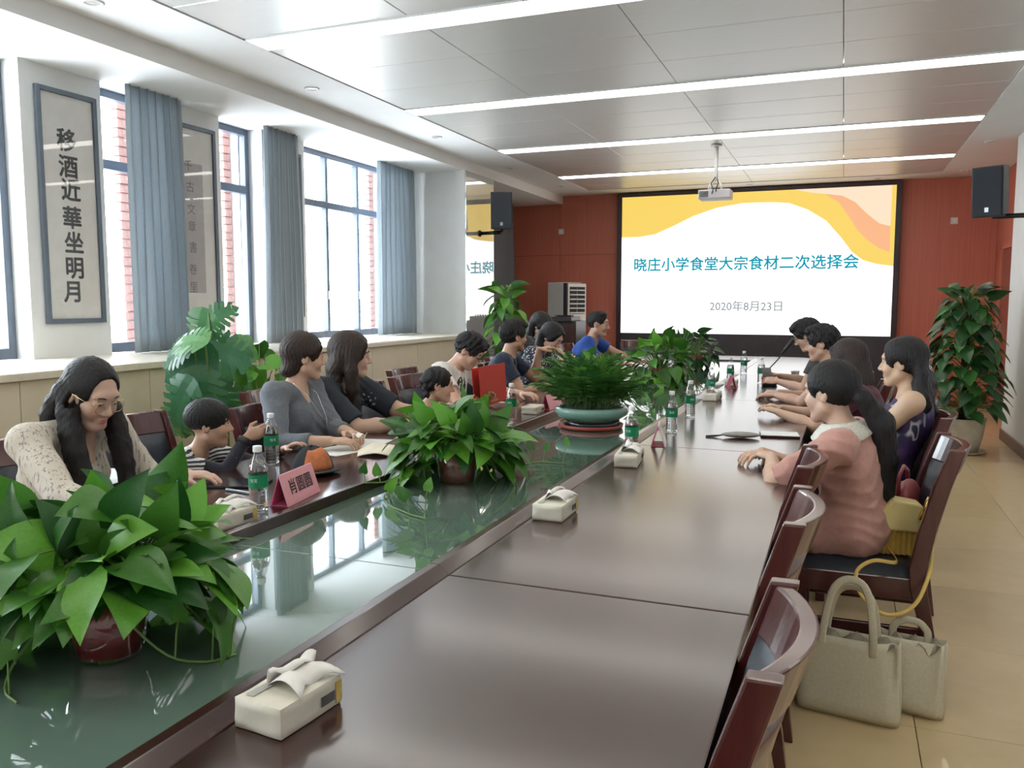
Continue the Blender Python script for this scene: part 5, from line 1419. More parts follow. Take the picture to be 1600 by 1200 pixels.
        return col
    link('body', B.mesh('body', org, tint), M_skin, root)
    # ---- eyes and brows
    for s in (1, -1):
        if eyes != 'closed':
            o_ = .0 if eyes == 'open' else -.003
            m = MB(); Mx = Matrix([[*H[0], 0], [*H[1], 0], [*H[2], 0], [0, 0, 0, 1]]); Mx = Matrix.Translation(Vector(hp(.030 * s, .0805, .0045 + o_) - org)) @ Mx
            hgt = .0042 if eyes == 'open' else .0025
            e = m.ell((0, 0, 0), (.0125 * hs, .0085 * hs, hgt * hs), 12, 8, Mx).build('eye', M_eyew, root)
            MB().ell((0, .0058 * hs, 0), (.0048 * hs, .0035 * hs, hgt * .98 * hs), 10, 6, Mx).build('iris', M_iris, e)
        zl = .009 if eyes == 'open' else .0035
        MB().tube([hp(.0165 * s, .0875, zl - .003) - org, hp(.026 * s, .0905, zl + .0018) - org, hp(.036 * s, .0875, zl + .001) - org, hp(.0445 * s, .079, zl - .003) - org], [.0009 * hs, .0014 * hs, .0014 * hs, .0008 * hs], 5).build('eyelashes', M_brow, root)
        MB().tube([hp(.013 * s, .0905, .026) - org, hp(.026 * s, .0915, .031) - org, hp(.040 * s, .084, .030) - org, hp(.050 * s, .073, .025) - org], [.0022 * hs * brow, .0030 * hs * brow, .0026 * hs * brow, .0010 * hs], 6).build('eyebrow', M_brow, root)
    # ---- upper garment
    hc = max(h, .0065); pad = .013 * S
    K = Field(lo, hi, hc)
    K.ell(P + u3 * .02, (.155 * S * bulk + pad, .115 * S * bulk + pad, .12 * S), T, .0); K.ell(ab, (.135 * S * bulk + pad * 1.4, .10 * S * bulk + pad * 1.4, .15 * S), T, .06); K.ell(ch, (.150 * S * bulk * (.94 if female else 1.05) + pad, .102 * S * bulk + pad, .165 * S + pad * .6), T, .06)
    if female:
        for s in (1, -1): K.ell(ch + r3 * .065 * s * S + T[:, 1] * .075 * S - lean * .01 * S, (.052 * S + pad * .8, .050 * S + pad * .8, .055 * S + pad * .8), T, .05)
    for k, s in ((0, 1), (1, -1)):
        if sleeve != 'none':
            K.cone(nb - lean * .03 * S, sh[k], .052 * S + pad * .8, .050 * S * bulk + pad, .03)
            if sleeve == 'short':
                e = sh[k] + (el[k] - sh[k]) * sleeve_len; K.cone(sh[k], e, .049 * S * bulk + pad, .046 * S * bulk + pad * 1.3, .03, cut=True)
            else:
                fr_ = sleeve_len if sleeve_len > .62 else .9; e = el[k] + (wr[k] - el[k]) * fr_
                K.cone(sh[k], el[k], .049 * S * bulk + pad, .039 * S * bulk + pad, .03); K.cone(el[k], e, .039 * S * bulk + pad, .030 * S * bulk + pad, .012, cut=True)
        else:
            K.cone(nb - lean * .03 * S + r3 * s * .03, sh[k] - r3 * s * .055 * S, .050 * S + pad * .5, .044 * S + pad * .5, .02)
    if dress:
        for k in (0, 1): K.cone(hip[k], hip[k] * .12 + kn[k] * .88, .082 * S * bulk + pad * 1.3, .075 * S + pad, .06, cut=True)
    ncut = .060 if neck != 'collar' else .055
    K.cone(nb + lean * .006, nb + lean * .12 + f3 * .02, ncut * S * (.95 if female else 1.08), .085 * S, .012, 'sub')
    K.ell(nb + T[:, 1] * .055 * S + lean * .026, (.055 * S, .05 * S, .045 * S), T, .012, 'sub')
    if neck == 'v':
        K.chain([nb + T[:, 1] * .085 * S + lean * .02, nb + T[:, 1] * .125 * S - lean * .10 * S, nb + T[:, 1] * .135 * S - lean * .19 * S], [.055 * S, .038 * S, .008 * S], .008, 'sub')
    if neck == 'scoop': K.ell(nb + T[:, 1] * .10 * S - lean * .05 * S, (.070 * S, .06 * S, .075 * S), T, .010, 'sub')
    nzr = np.random.RandomState(abs(hash(label)) % 1000 if False else len(label) * 7 + int(abs(px * 100)))
    ks = nzr.uniform(-1, 1, (5, 3)) * np.array([38, 38, 26]); phs = nzr.uniform(0, 6.28, 5); k1, k2 = nzr.uniform(-1.2, 1.2, 2)
    def wrinkle(x, y, z): return sum(np.sin(x * a + y * b + z * c + p) for (a, b, c), p in zip(ks, phs)) * .0013 * fold + np.abs(np.sin((z * 1.6 + x * k1 + y * k2) * 30 + 2.5 * np.sin(x * 17 + y * 13 + z * 9))) * .0032 * fold
    K.warp(wrinkle)
    shirt = link('dress' if dress else 'top', K.mesh('top', org), top, root)
    # ---- lower garment and shoes
    if bottom is not None:
        G = Field(lo, hi, .010); G.ell(P, (.155 * S * bulk + .014, .115 * S * bulk + .014, .10 * S), T, .0)
        for k in (0, 1):
            G.cone(hip[k], kn[k], .082 * S * bulk + .012, .055 * S + .014, .03); G.cone(kn[k], an[k], .055 * S + .014, .036 * S + .016, .012, cut=True)
        link('trousers', G.mesh('trousers', org), bottom, root)
    for k in (0, 1):
        a = an[k] - org; mm = MB(); Mx = frame(f3); Mx = Matrix.Translation(Vector(a + f3 * .055 * S - u3 * .048)) @ Matrix([[*Mx[0], 0], [*Mx[1], 0], [*Mx[2], 0], [0, 0, 0, 1]])
        mm.ell((0, 0, 0), (.044 * S, .130 * S, .040), 14, 8, Mx).build('shoe', M_shoe, root)
    # ---- hair
    Hf = Field(C - .30, C + .26, .0055) if hair in ('short', 'bowl', 'bun', 'crop', 'kid', 'tuck') else Field(np.minimum(C - .30, C - np.array([.30, .30, .62])), C + .26, .0065)
    hair_fn = HAIR[hair]; hair_fn(Hf, hp, H, hs, dict(f3=f3, r3=r3, u3=u3, nb=nb, T=T, lean=lean, sh=sh, C=C, hd=hd))
    rs = np.random.RandomState(5); 
    rough_ = dict(short=2.6, crop=.8, kid=1.6).get(hair, 1.0)
    def strands(x, y, z):
        d = np.stack([x - C[0], y - C[1], z - C[2]], 1) @ H / hs; az = np.arctan2(d[:, 0], -d[:, 1] + .25 * d[:, 2])
        v = .0015 * np.sin(az * 34 + 3 * np.sin(d[:, 2] * 40)) + .0012 * np.sin(az * 61 + d[:, 2] * 60)
        if rough_ > 1.2: v = v + .0016 * np.sin(d[:, 0] * 230 + 90 * d[:, 2]) * np.sin(d[:, 1] * 190 + 4) + .0018 * np.sin(d[:, 0] * 120 - d[:, 1] * 150 + d[:, 2] * 80)
        return v * hs * min(rough_, 1.8)
    Hf.warp(strands, .02)
    link('hair', Hf.mesh('hair', org), hairm or M_hair, root)
    if extras: extras(root, hp, org, dict(C=C, H=H, hs=hs, nb=nb, T=T, lean=lean, f3=f3, r3=r3, u3=u3, ch=ch, wr=wr, el=el, sh=sh, S=S))
    return root

# hair builders: F field, hp head point, H frame
def _cap(F, hp, H, hs, grow, front=.072, side=.0, low=-.045, arch=.07, line=.058):
    """cap over the skull, cut away from the face and ears"""
    F.ell(hp(0, -.016, .036), np.array([.073 + grow, .094 + grow, .084 + grow]) * hs, H, 0)
    F.ell(hp(0, .115, line - .098), np.array([.074 + side, arch, .098]) * hs, H, .006, 'sub')      # face opening
    F.ell(hp(0, .03, -.125 + low + .045), np.array([.14, .11, .085]) * hs, H, .01, 'sub')   # below the ears
def h_short(F, hp, H, hs, e):
    _cap(F, hp, H, hs, .013, arch=.064, line=.066)
    for s in (1, -1): F.ell(hp(.082 * s, .002, -.018), np.array([.03, .030, .034]) * hs, H, .006, 'sub')
    F.ell(hp(.0, .028, .104), np.array([.056, .056, .028]) * hs, H, .03)
    for k in range(6): F.ell(hp(-.040 + .016 * k, .070 + .006 * (k % 2), .088 + .010 * math.sin(k * 1.9)), np.array([.015, .022, .018]) * hs, H, .008)
def h_crop(F, hp, H, hs, e):
    _cap(F, hp, H, hs, .006, arch=.068, line=.080)
    for s in (1, -1): F.ell(hp(.080 * s, .002, -.018), np.array([.03, .032, .036]) * hs, H, .006, 'sub')
    F.ell(hp(0, .02, .100), np.array([.058, .055, .024]) * hs, H, .03)
def h_bowl(F, hp, H, hs, e):
    F.ell(hp(0, -.010, .040), np.array([.089, .108, .090]) * hs, H, 0)
    F.ell(hp(0, .125, -.055), np.array([.10, .09, .082]) * hs, H, .004, 'sub'); F.ell(hp(0, .0, -.125), np.array([.16, .17, .118]) * hs, H, .004, 'sub')
def h_tuck(F, hp, H, hs, e):
    _cap(F, hp, H, hs, .015, low=-.08, arch=.070, line=.084)
    for s in (1, -1):
        F.ell(hp(.085 * s, .010, -.020), np.array([.026, .024, .034]) * hs, H, .006, 'sub'); F.cone(hp(.060 * s, .060, .055), hp(.074 * s, .020, .020), .018 * hs, .014 * hs, .015)
    F.ell(hp(.0, -.060, -.050), np.array([.062, .050, .055]) * hs, H, .03); F.ell(hp(.01, -.088, -.075), np.array([.034, .030, .030]) * hs, H, .015)
def h_kid(F, hp, H, hs, e):
    _cap(F, hp, H, hs, .011, low=-.06, arch=.070, line=.088)
    for s in (1, -1): F.ell(hp(.085 * s, .008, -.020), np.array([.026, .026, .034]) * hs, H, .006, 'sub')
    for k in range(7):
        a = -1.2 + k * .40; F.ell(hp(.075 * math.sin(a), -.070 - .02 * math.cos(a), .045 - .018 * k + .03 * (k % 2)), np.array([.026, .022, .024]) * hs, H, .012)
    F.ell(hp(0, -.10, .02), np.array([.04, .032, .036]) * hs, H, .015)
def _long(F, hp, H, hs, e, backlen, frontlen=0, grow=.018, wave=0.0, line=.094):
    _cap(F, hp, H, hs, grow, low=-.10, arch=.086 if frontlen else .074, line=line)
    u3, f3, r3 = e['u3'], e['f3'], e['r3']; hd2 = unit([e['hd'][0], e['hd'][1], 0]); hr = np.cross(hd2, u3)
    if not frontlen:
        for s in (1, -1): F.cone(hp(.050 * s, .060, .072), hp(.078 * s, .022, .0), .016 * hs, .016 * hs, .015)
    a = hp(0, -.065, -.02)
    for k in range(-2, 3):
        st = a + hr * .028 * k; pts = [st]; rad = [.040]
        for j in range(1, 6):
            t = j / 5; pts.append(st - hd2 * ((.055 * min(1, t * 2.5) if frontlen else .018) + .010 * math.sin(t * 3)) + hr * k * .008 * t - u3 * backlen * t + hr * wave * math.sin(t * 9 + k)); rad.append(.042 - .016 * t)
        F.chain(pts, [r * hs for r in rad], .03)
    if frontlen:
        for s in (1, -1):
            st = hp(.068 * s, -.030, .0); pts = [st]; rad = [.022]
            for j in range(1, 7):
                t = j / 6; pts.append(st + hr * s * (.010 + .012 * math.sin(t * 3.1)) + hd2 * (.012 + .105 * t ** 1.1) - u3 * frontlen * t); rad.append(.024 - .010 * t + .012 * math.sin(t * 3.1))
            F.chain(pts, [r * hs for r in rad], .02)
            pts2 = [p - hd2 * .026 + hr * s * .002 for p in pts]; F.chain(pts2, [r * hs for r in rad], .02)
        for s in (1, -1): F.ell(hp(.084 * s, .014, -.016), np.array([.022, .022, .036]) * hs, H, .006, 'sub')
def h_long_front(F, hp, H, hs, e): _long(F, hp, H, hs, e, .20, .40, .011, line=.114)
def h_long(F, hp, H, hs, e):
    _long(F, hp, H, hs, e, .26, .0, .020)
    for s in (1, -1):
        u3 = e['u3']; hd2 = unit([e['hd'][0], e['hd'][1], 0]); hr = np.cross(hd2, u3); st = hp(.070 * s, -.012, .02)
        F.chain([st, st + hr * s * .020 - u3 * .10, st + hr * s * .026 - u3 * .20 + hd2 * .005, st + hr * s * .018 - u3 * .27], [.030 * hs, .036 * hs, .034 * hs, .016 * hs], .03)
def h_back(F, hp, H, hs, e): _long(F, hp, H, hs, e, .40, 0, .016, .008)
def h_wavy(F, hp, H, hs, e):
    _cap(F, hp, H, hs, .016, low=-.075, arch=.076, line=.098)
    for s in (1, -1): F.ell(hp(.086 * s, .012, -.018), np.array([.026, .026, .036]) * hs, H, .006, 'sub')
    u3 = e['u3']; hd2 = unit([e['hd'][0], e['hd'][1], 0]); hr = np.cross(hd2, u3); a = hp(0, -.080, -.005)
    for k in range(-2, 3):
        pts = [a + hr * .022 * k]; rad = [.034]
        for j in range(1, 8):
            t = j / 7; pts.append(a + hr * (.030 * k * (1 + .5 * t) + .012 * math.sin(t * 16 + k)) - hd2 * (.035 * math.sin(t * 3) + .010 * math.cos(t * 14 + k)) - u3 * .33 * t); rad.append(.036 + .008 * math.sin(t * 8 + k) - .014 * t)
        F.chain(pts, [r * hs for r in rad], .02)
def h_pony(F, hp, H, hs, e):
    _cap(F, hp, H, hs, .012, low=-.07, arch=.074, line=.095)
    for s in (1, -1): F.ell(hp(.086 * s, .012, -.018), np.array([.026, .026, .036]) * hs, H, .006, 'sub')
    u3, f3 = e['u3'], e['f3']; hd2 = unit([e['hd'][0], e['hd'][1], 0]); hr = np.cross(hd2, u3); a = hp(0, -.090, .0)
    back = e['nb'] - f3 * .11
    F.chain([a, a - hd2 * .045 - u3 * .02, back + u3 * .04 - hd2 * .025, back - u3 * .10 - f3 * .035, back - u3 * .22 - f3 * .035, back - u3 * .33 - f3 * .01], [.026 * hs, .034 * hs, .046 * hs, .050 * hs, .042 * hs, .012 * hs], .02)
HAIR = dict(short=h_short, crop=h_crop, bowl=h_bowl, tuck=h_tuck, kid=h_kid, long_front=h_long_front, long=h_long, back=h_back, wavy=h_wavy, pony=h_pony)
def glasses(root, hp, org, e, m, rim=.0011, w=.0225, hgt=.0195, lens=True):
    hs = e['hs']; g = MB()
    for s in (1, -1):
        P = [hp(.0315 * s + w * math.copysign(abs(math.cos(a)) ** .75, math.cos(a)), .1005 - .05 * max(0, (abs(.0315 + math.cos(a) * s * w) - .03)), -.001 + hgt * math.copysign(abs(math.sin(a)) ** .75, math.sin(a))) - org for a in np.linspace(0, 2 * math.pi, 25)]
        g.tube(P, rim * hs, 5, False); g.tube([hp((.0315 + w) * s, .097, .006) - org, hp(.071 * s, .070, .009) - org, hp(.078 * s, .0, .010) - org, hp(.078 * s, -.020, -.004) - org], rim * hs, 5)
    g.tube([hp(-.010, .1005, .004) - org, hp(0, .1030, .007) - org, hp(.010, .1005, .004) - org], rim * hs, 5)
    t = g.build('glasses', m, root, fix=False)
    for s in (1, -1):
        P = [hp(.0315 * s + w * .97 * math.copysign(abs(math.cos(a)) ** .75, math.cos(a)), .1003 - .05 * max(0, (abs(.0315 + math.cos(a) * s * w) - .03)), -.001 + hgt * .97 * math.copysign(abs(math.sin(a)) ** .75, math.sin(a))) - org for a in np.linspace(0, 2 * math.pi, 24, endpoint=False)]
        MB().add(P, [tuple(range(24))]).build('lens', M_jar, t, fix=False)
# ------------------------------------------------------------------ clothes
def cloth(name, col, var=.08, nscale=40, rough=.85, bump=.15): return mat(name, col, rough, var=var, nscale=nscale, bump=bump, bdist=.004, sheen=.15)
def cloth_stripes(name, c1, c2, period):
    m, nt, b = _mat(name); v = _coords(nt, 'Object', (1, 1, 1)); w = nt.nodes.new('ShaderNodeTexWave'); w.bands_direction = 'Z'; w.inputs['Scale'].default_value = .314 / period; w.inputs['Distortion'].default_value = .6; w.inputs['Detail Scale'].default_value = 3
    nt.links.new(v, w.inputs['Vector']); nt.links.new(_ramp(nt, w.outputs['Fac'], [(.48, c1), (.56, c2)]), b.inputs['Base Color']); b.inputs['Roughness'].default_value = .9; return m
def cloth_dots(name, base, dot, scale=45, thr=.32):
    m, nt, b = _mat(name); v = nt.nodes.new('ShaderNodeTexVoronoi'); v.inputs['Scale'].default_value = scale; nt.links.new(_coords(nt), v.inputs['Vector'])
    nt.links.new(_ramp(nt, v.outputs['Distance'], [(thr, dot), (thr + .06, base)]), b.inputs['Base Color']); b.inputs['Roughness'].default_value = .8; return m
def cloth_streaks(name, base, dark):
    m, nt, b = _mat(name); f = _noise(nt, _coords(nt, 'Object', (9, 9, 1.3)), 12, 3, .6); nt.links.new(_ramp(nt, f, [(.36, dark), (.46, base), (1, base)]), b.inputs['Base Color']); b.inputs['Roughness'].default_value = .9; _bump(nt, b, f, .3, .004); return m
def cloth_print(name, base, ink, centre, rad, thr=.45, nscale=40):
    """plain cloth with one printed figure around a point (object space)"""
    m, nt, b = _mat(name); tc = nt.nodes.new('ShaderNodeTexCoord'); d = nt.nodes.new('ShaderNodeVectorMath'); d.operation = 'DISTANCE'; d.inputs[1].default_value = centre; nt.links.new(tc.outputs['Object'], d.inputs[0])
    f = _noise(nt, tc.outputs['Object'], nscale, 2, .5); mr = nt.nodes.new('ShaderNodeMath'); mr.operation = 'LESS_THAN'; mr.inputs[1].default_value = rad; nt.links.new(d.outputs['Value'], mr.inputs[0])
    g = nt.nodes.new('ShaderNodeMath'); g.operation = 'GREATER_THAN'; g.inputs[1].default_value = thr; nt.links.new(f, g.inputs[0]); mu = nt.nodes.new('ShaderNodeMath'); mu.operation = 'MULTIPLY'; nt.links.new(mr.outputs[0], mu.inputs[0]); nt.links.new(g.outputs[0], mu.inputs[1])
    nt.links.new(_ramp(nt, mu.outputs[0], [(.4, base), (.6, ink)]), b.inputs['Base Color']); b.inputs['Roughness'].default_value = .9; return m
C_jeans = cloth('dark_jeans', (.03, .04, .07)); C_black = cloth('black_trousers', (.015, .015, .018)); C_grey = cloth('grey_trousers', (.10, .10, .11)); C_khaki = cloth('khaki_trousers', (.30, .25, .17))
def sleeves(root, e, org, m, r0, a, b, name='undersleeve', sides=(0, 1)):
    """sleeves of an inner shirt, from a share of the upper arm to a share of the forearm"""
    for k in sides:
        p0 = e['sh'][k] + (e['el'][k] - e['sh'][k]) * a; p1 = e['el'][k]; p2 = e['el'][k] + (e['wr'][k] - e['el'][k]) * b
        al = np.array([p0, p1, p2]); F = Field(al.min(0) - .1, al.max(0) + .1, .006)
        F.cone(p0, p1, r0 * 1.15, r0, .0); F.cone(p1, p2, r0, r0 * .8, .01, cut=True); link(name, F.mesh(name, org), m, root)
def top_of(px, py, x=None, y=None, hs=1.0, drop=.134):
    p = onx(px, py, x) if x is not None else ony(px, py, y); return np.array([p[0], p[1], p[2] - drop * hs])

# --- left row, facing the table
def ex(root, hp, org, e):
    glasses(root, hp, org, e, M_gold, .0010, .0245, .0215)
    g = MB(); b = hp(.083, -.006, -.040) - org
    g.tube([b, b - np.array([0, 0, .035])], .0012, 5)
    c = b - np.array([0, 0, .050]); g.tube([c + e['H'] @ np.array([.010 * (math.sin(t) ** 3), 0, .0009 * (13 * math.cos(t) - 5 * math.cos(2 * t) - 2 * math.cos(3 * t))]) for t in np.linspace(0, 6.283, 17)], .0018, 5)
    g.build('earring', M_chrome, root)
person('woman with long dark hair and gold glasses in a cream top looking down', (-2.65, 2.12), 2, top_of(140, 556, x=-2.42), -4, 24, [(-2.06, 1.92, .80), (-2.27, 2.40, .80)], cloth_streaks('cream_marl', (.62, .57, .49), (.26, .24, .22)),
       'long', 'long_front', .98, 1.0, bottom=C_jeans, skin=(.60, .40, .31), h=.005, neck='scoop', female=True, sleeve_len=.75, eyes='down', extras=ex, fingers=[((.9, .35, 0), (0, 0, -1), .3), ((.85, .3, -.05), (0, 0, -1), .3)], hairm=M_hair)
BB = BOYB
def ex(root, hp, org, e):
    sleeves(root, e, org, cloth('navy_undershirt', (.012, .014, .024)), .031, .55, .92)
    w = e['wr'][0]; d = unit(e['wr'][0] - e['el'][0]); p = w - d * .022 - org
    MB().tube([p - d * .012, p + d * .012], .030, 16).build('wristwatch', M_black, root)
person('boy with a bowl haircut in a striped shirt gripping a water bottle', (-2.72, 2.74), 12, top_of(325, 620, x=-2.45, hs=.86), 40, 2, [(BB[0] - .085, BB[1] - .050, .880), (-2.25, 2.98, .80)], cloth_stripes('striped_jersey', (.02, .022, .04), (.62, .62, .60), .016),
       'short', 'bowl', .86, .70, bottom=C_jeans, skin=(.47, .29, .20), h=.005, sleeve_len=.60, neckw=.80, extras=ex, fingers=[((.85, .30, .35), (-.15, 1, .1), .55), None], lips=(.40, .17, .14))
def ex(root, hp, org, e):
    T, nb = e['T'], e['nb']; P = [nb + T[:, 0] * .052 * s + T[:, 1] * y - e['lean'] * z - org for s, y, z in ((1, .03, -.02), (.9, .10, .05), (.35, .150, .17), (0, .158, .24), (-.35, .150, .17), (-.9, .10, .05), (-1, .03, -.02))]
    MB().tube(P, .0012, 5).build('necklace', M_chrome, root)
person('woman with short tucked hair in a grey cardigan holding a tissue', (-2.52, 3.50), 5, top_of(474, 517, x=-2.50, hs=.98), 48, 4, [(-2.17, 3.20, .805), (-2.19, 3.40, .815)], cloth('grey_cardigan', (.115, .13, .15), .12, 70), 'long', 'tuck', .98, 1.0, bottom=C_black,
       skin=(.56, .36, .26), h=.005, neck='v', female=True, sleeve_len=.28 + .36, extras=ex, hairm=M_hairb, fingers=[((.8, .35, .0), (.1, .2, -1), .45), ((.75, -.45, 0), (0, -.5, -1), .5)])
TI = np.array([-2.06, 3.28, .815]); o = MB().sheet([[(.03 * (i / 3 - 1) + .005 * math.sin(j), .02 * (j / 3 - 1), .012 + .010 * math.sin(i * 1.3 + j)) for j in range(7)] for i in range(7)], .0015).build('paper_tissue', M_tissue, loc=tuple(TI)); tag(o, 'white crumpled tissue in the hands of the woman in grey', 'tissue')
person('woman with long brown hair in a dark tee with a small white print', (-2.73, 3.95), 3, top_of(548, 518, x=-2.50), 38, 4, [(-2.12, 3.83, .805), (-2.08, 4.10, .80)], cloth_print('dark_tee', (.018, .024, .034), (.5, .5, .5), tuple(onx(576, 624, -2.46) - np.array([-2.73, 3.95, 0])), .045, .60, 70), 'short', 'long', 1.02, 1.04, bottom=C_black,
       skin=(.56, .36, .27), h=.0055, female=True, bulk=1.18, hairm=M_hairb, sleeve_len=.9, fingers=[((.9, .3, 0), (0, 0, -1), .3), None])
person('little girl with braided hair in a cream top beside the red folder', (-2.62, 4.52), 5, top_of(685, 572, x=-2.27, hs=.88), 28, 6, [(-2.13, 4.56, .835), (-2.08, 4.72, .84)], cloth('cream_child_top', (.70, .60, .52)), 'long', 'kid', .88, .72, bottom=C_khaki,
       skin=(.58, .37, .27), h=.0055, female=False, width=.92, neckw=.80, sleeve_len=.8, fingers=[((.8, .5, .3), (.2, .6, -.3), .5), ((.8, .1, .3), (.2, -.6, -.3), .4)])
def ex(root, hp, org, e): glasses(root, hp, org, e, M_blackmetal, .0013, .0235, .0165)
person('man with black hair and dark glasses in a white printed tee bent over papers', (-2.62, 5.27), 0, top_of(733, 519, x=-2.42), 8, 34, [(-2.12, 5.03, .80), (-2.08, 5.42, .80)], cloth_print('white_tee', (.74, .72, .69), (.03, .03, .03), tuple(onx(729, 603, -2.42) - np.array([-2.62, 5.27, 0])), .075, .47, 30), 'short', 'short', 1.02, 1.03, bottom=C_grey,
       skin=(.54, .33, .24), h=.006, bulk=1.08, eyes='down', extras=ex, brow=1.3)
MOV = ony(842, 546, 6.42)
def collar(m, wid=.018):
    def f(root, hp, org, e):
        nb, T, L = e['nb'], e['T'], e['lean']; g = []
        for i in range(3):
            row = []
            for j in range(21):
                a = -2.75 + 5.5 * j / 20; r = .070 + .010 * i; row.append(nb + T[:, 0] * math.sin(a) * r * 1.06 - T[:, 1] * math.cos(a) * r * .95 + T[:, 1] * .012 + L * (.022 - .020 * i + .0 * math.cos(a)) - L * .018 * (1 - math.cos(a)) * .6 - org)
            g.append(row)
        MB().sheet(g, .003).build('collar', m, root)
    return f
C_navyp = cloth('navy_polo', (.014, .022, .048))
person('man in a navy polo with one arm raised, turned away from the camera', (-2.62, 6.14), 14, top_of(803, 499, x=-2.42, hs=1.03), 52, 0, [(-2.10, 6.10, .80), tuple(MOV)], C_navyp, 'short', 'short', 1.03, 1.03, bottom=C_grey, skin=(.46, .27, .18), h=.007, bulk=1.05, brow=1.2, extras=collar(C_navyp),
       fingers=[((.9, .3, 0), (0, 0, -1), .4), ((.75, .55, .15), (.3, .2, -.9), .35)], poles=[None, np.array([0, .3, -1.0])])
person('woman bowing her head in a navy dotted dress behind the raised hand', (-2.56, 6.72), 0, top_of(862, 503, x=-2.33), -8, 34, [(-2.06, 6.60, .80), (-2.06, 6.86, .80)], cloth_dots('dotted_dress', (.02, .024, .05), (.66, .68, .70), 55, .30), 'short', 'back', 1.0, 1.0, dress=True, skin=(.55, .35, .26), h=.008, female=True, eyes='down')
person('woman in black with her hair parted, farther behind the dotted dress', (-2.80, 7.42), 0, top_of(846, 487, x=-2.66), -6, 22, [(-2.12, 7.28, .80), (-2.12, 7.58, .80)], cloth('black_blouse', (.02, .02, .022)), 'short', 'back', 1.0, 1.02, bottom=C_black, skin=(.56, .36, .27), h=.008, female=True, eyes='down')
person('man with cropped hair in a bright blue tee at the far left', (-2.69, 8.55), 8, top_of(935, 486, x=-2.42, hs=1.12, drop=.126), 8, 4, [(-2.12, 8.45, .80), (-2.03, 8.86, .80)], cloth('blue_tee', (.016, .065, .29)), 'short', 'crop', 1.12, 1.06, bottom=C_khaki, skin=(.50, .30, .21), h=.008, bulk=1.12, brow=1.2, fingers=[((.9, .3, 0), (0, 0, -1), .5), ((.8, -.2, 0), (0, 0, -1), .6)])

# --- right row, facing the other way
C_pink = cloth('dusty_pink_cotton', (.46, .245, .205), .08, 50)
M_lace = mat('white_lace', (.68, .67, .60), .8, nscale=150, var=.15, bump=.4)
def ex(root, hp, org, e):
    nb, T, L = e['nb'], e['T'], e['lean']
    g = []
    for i in range(5):
        row = []
        for j in range(33):
            a = -2.9 + 5.8 * j / 32; r = .074 + .0135 * i
            row.append(nb + T[:, 0] * math.sin(a) * r * 1.22 - T[:, 1] * math.cos(a) * r * .92 + T[:, 1] * .008 + L * (.040 - .0105 * i - .0022 * i * i * abs(math.sin(a))) - org)
        g.append(row)
    MB().sheet(g, .003).build('collar', M_lace, root)
    MB().ell(tuple(hp(0, -.108, .0) - org), (.026, .026, .020), 12, 8).build('hair_tie', M_black, root)
person('woman in a dusty pink dress with a long black ponytail, back to the camera', (.085, 3.50), 172, top_of(1300, 560, y=3.50, hs=1.02), 150, 6, [(-.30, 3.66, .80), (-.25, 3.52, .805)], C_pink, 'short', 'pony', 1.02, 1.02, dress=True, skin=(.58, .39, .29), h=.0055, female=True, bulk=1.04, fold=1.6, sleeve_len=.93, extras=ex,
       fingers=[((-.5, -.8, 0), (0, 0, -1), .35), ((-.35, .9, 0), (0, 0, -1), .3)], poles=[None, np.array([-.55, -.55, -.55])])
def ex(root, hp, org, e):
    b = hp(-.030, -.125, -.005) - org; H = e['H']; g = MB()
    for s in (1, -1): g.tube([b + H @ np.array([0, 0, 0]), b + H @ np.array([-.01, -.008, .022 * s]), b + H @ np.array([-.004, -.016, .030 * s]), b + H @ np.array([.004, -.010, .012 * s]), b], .0018, 5)
    g.build('hair_clip', M_chrome, root)
C_navyf = _mat('navy_floral'); _m, _nt, _b = C_navyf
_f = _noise(_nt, _coords(_nt, 'Object', (1, 1, .5)), 16, 1); _nt.links.new(_ramp(_nt, _f, [(.38, (.016, .014, .05)), (.50, (.05, .02, .10)), (.60, (.020, .018, .06)), (.66, (.55, .55, .62)), (.70, (.02, .018, .05))]), _b.inputs['Base Color']); _b.inputs['Roughness'].default_value = .6
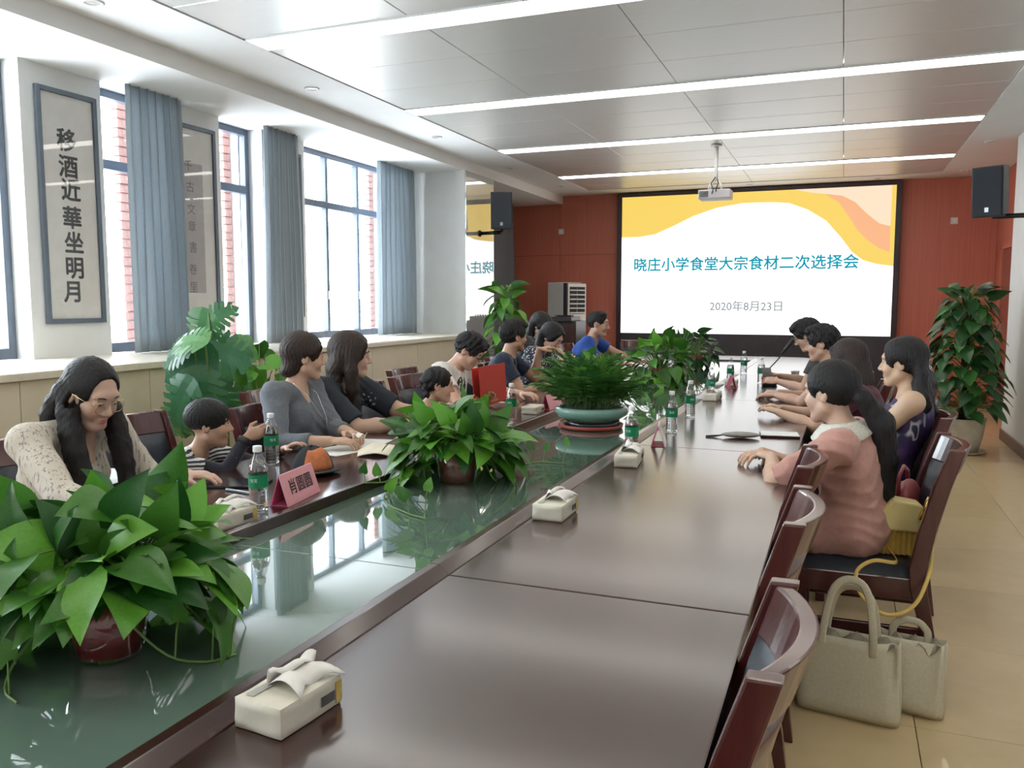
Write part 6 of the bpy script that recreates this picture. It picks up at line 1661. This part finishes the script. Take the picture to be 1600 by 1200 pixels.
person('woman with wavy black hair and a silver clip in a sleeveless navy top', (.205, 4.42), 176, top_of(1412, 524, y=4.42), 163, 3, [(-.05, 4.60, .70), (-.08, 4.38, .70)], _m, 'none', 'wavy', .98, 1.0, bottom=C_black, skin=(.60, .41, .28), h=.006, female=True, extras=ex, poles=[None, np.array([.25, -.5, -1])])
person('woman with straight dark hair in burgundy, between the pink dress and the men', (.16, 5.10), 178, top_of(1325, 528, y=5.10), 150, 4, [(-.32, 5.25, .80), (-.32, 5.02, .80)], cloth('burgundy_blouse', (.085, .015, .03)), 'short', 'back', 1.0, 1.0, bottom=C_black, skin=(.56, .37, .27), h=.007, female=True, hairm=M_hairb)
person('man in a grey polo resting his hands on the far right of the table', (.02, 5.95), 178, top_of(1285, 506, y=5.95), 172, 8, [(-.40, 6.16, .80), (-.41, 5.98, .80)], cloth('grey_polo', (.23, .23, .26)), 'short', 'short', 1.0, 1.02, bottom=C_black, skin=(.52, .32, .23), h=.007, brow=1.2, fingers=[((-.95, .1, -.05), (0, 0, -1), .45), ((-.95, .25, -.05), (0, 0, -1), .45)])
def ex(root, hp, org, e): glasses(root, hp, org, e, M_blackmetal, .0014, .0235, .0165)
person('man with glasses looking down at a phone, farthest on the right', (-.09, 6.88), 180, top_of(1262, 497, y=6.90), 178, 28, [(-.46, 7.08, .84), (-.45, 6.80, .82)], cloth('charcoal_shirt', (.045, .045, .05)), 'short', 'short', 1.0, 1.02, bottom=C_black, skin=(.54, .34, .25), h=.007, eyes='down', extras=ex, fingers=[((-.9, -.2, .15), (.1, -.2, -.6), .5), ((-.9, .35, .1), (0, .5, -.7), .4)])
t = thing('smartphone', 'smartphone held by the man with glasses on the right', 'phone', (-.555, 6.98, .875), R(100))
MB().box((-.075, -.036, -.004), (.075, .036, .004), Euler((0, R(-25), 0)).to_matrix().to_4x4()).build('case', mat('brown_phone_case', (.10, .035, .03), .4), t, bevel=.003)
MB().box((-.070, -.033, .0042), (.070, .033, .0050), Euler((0, R(-25), 0)).to_matrix().to_4x4()).build('phone_screen', MATS['tablet_black'], t)
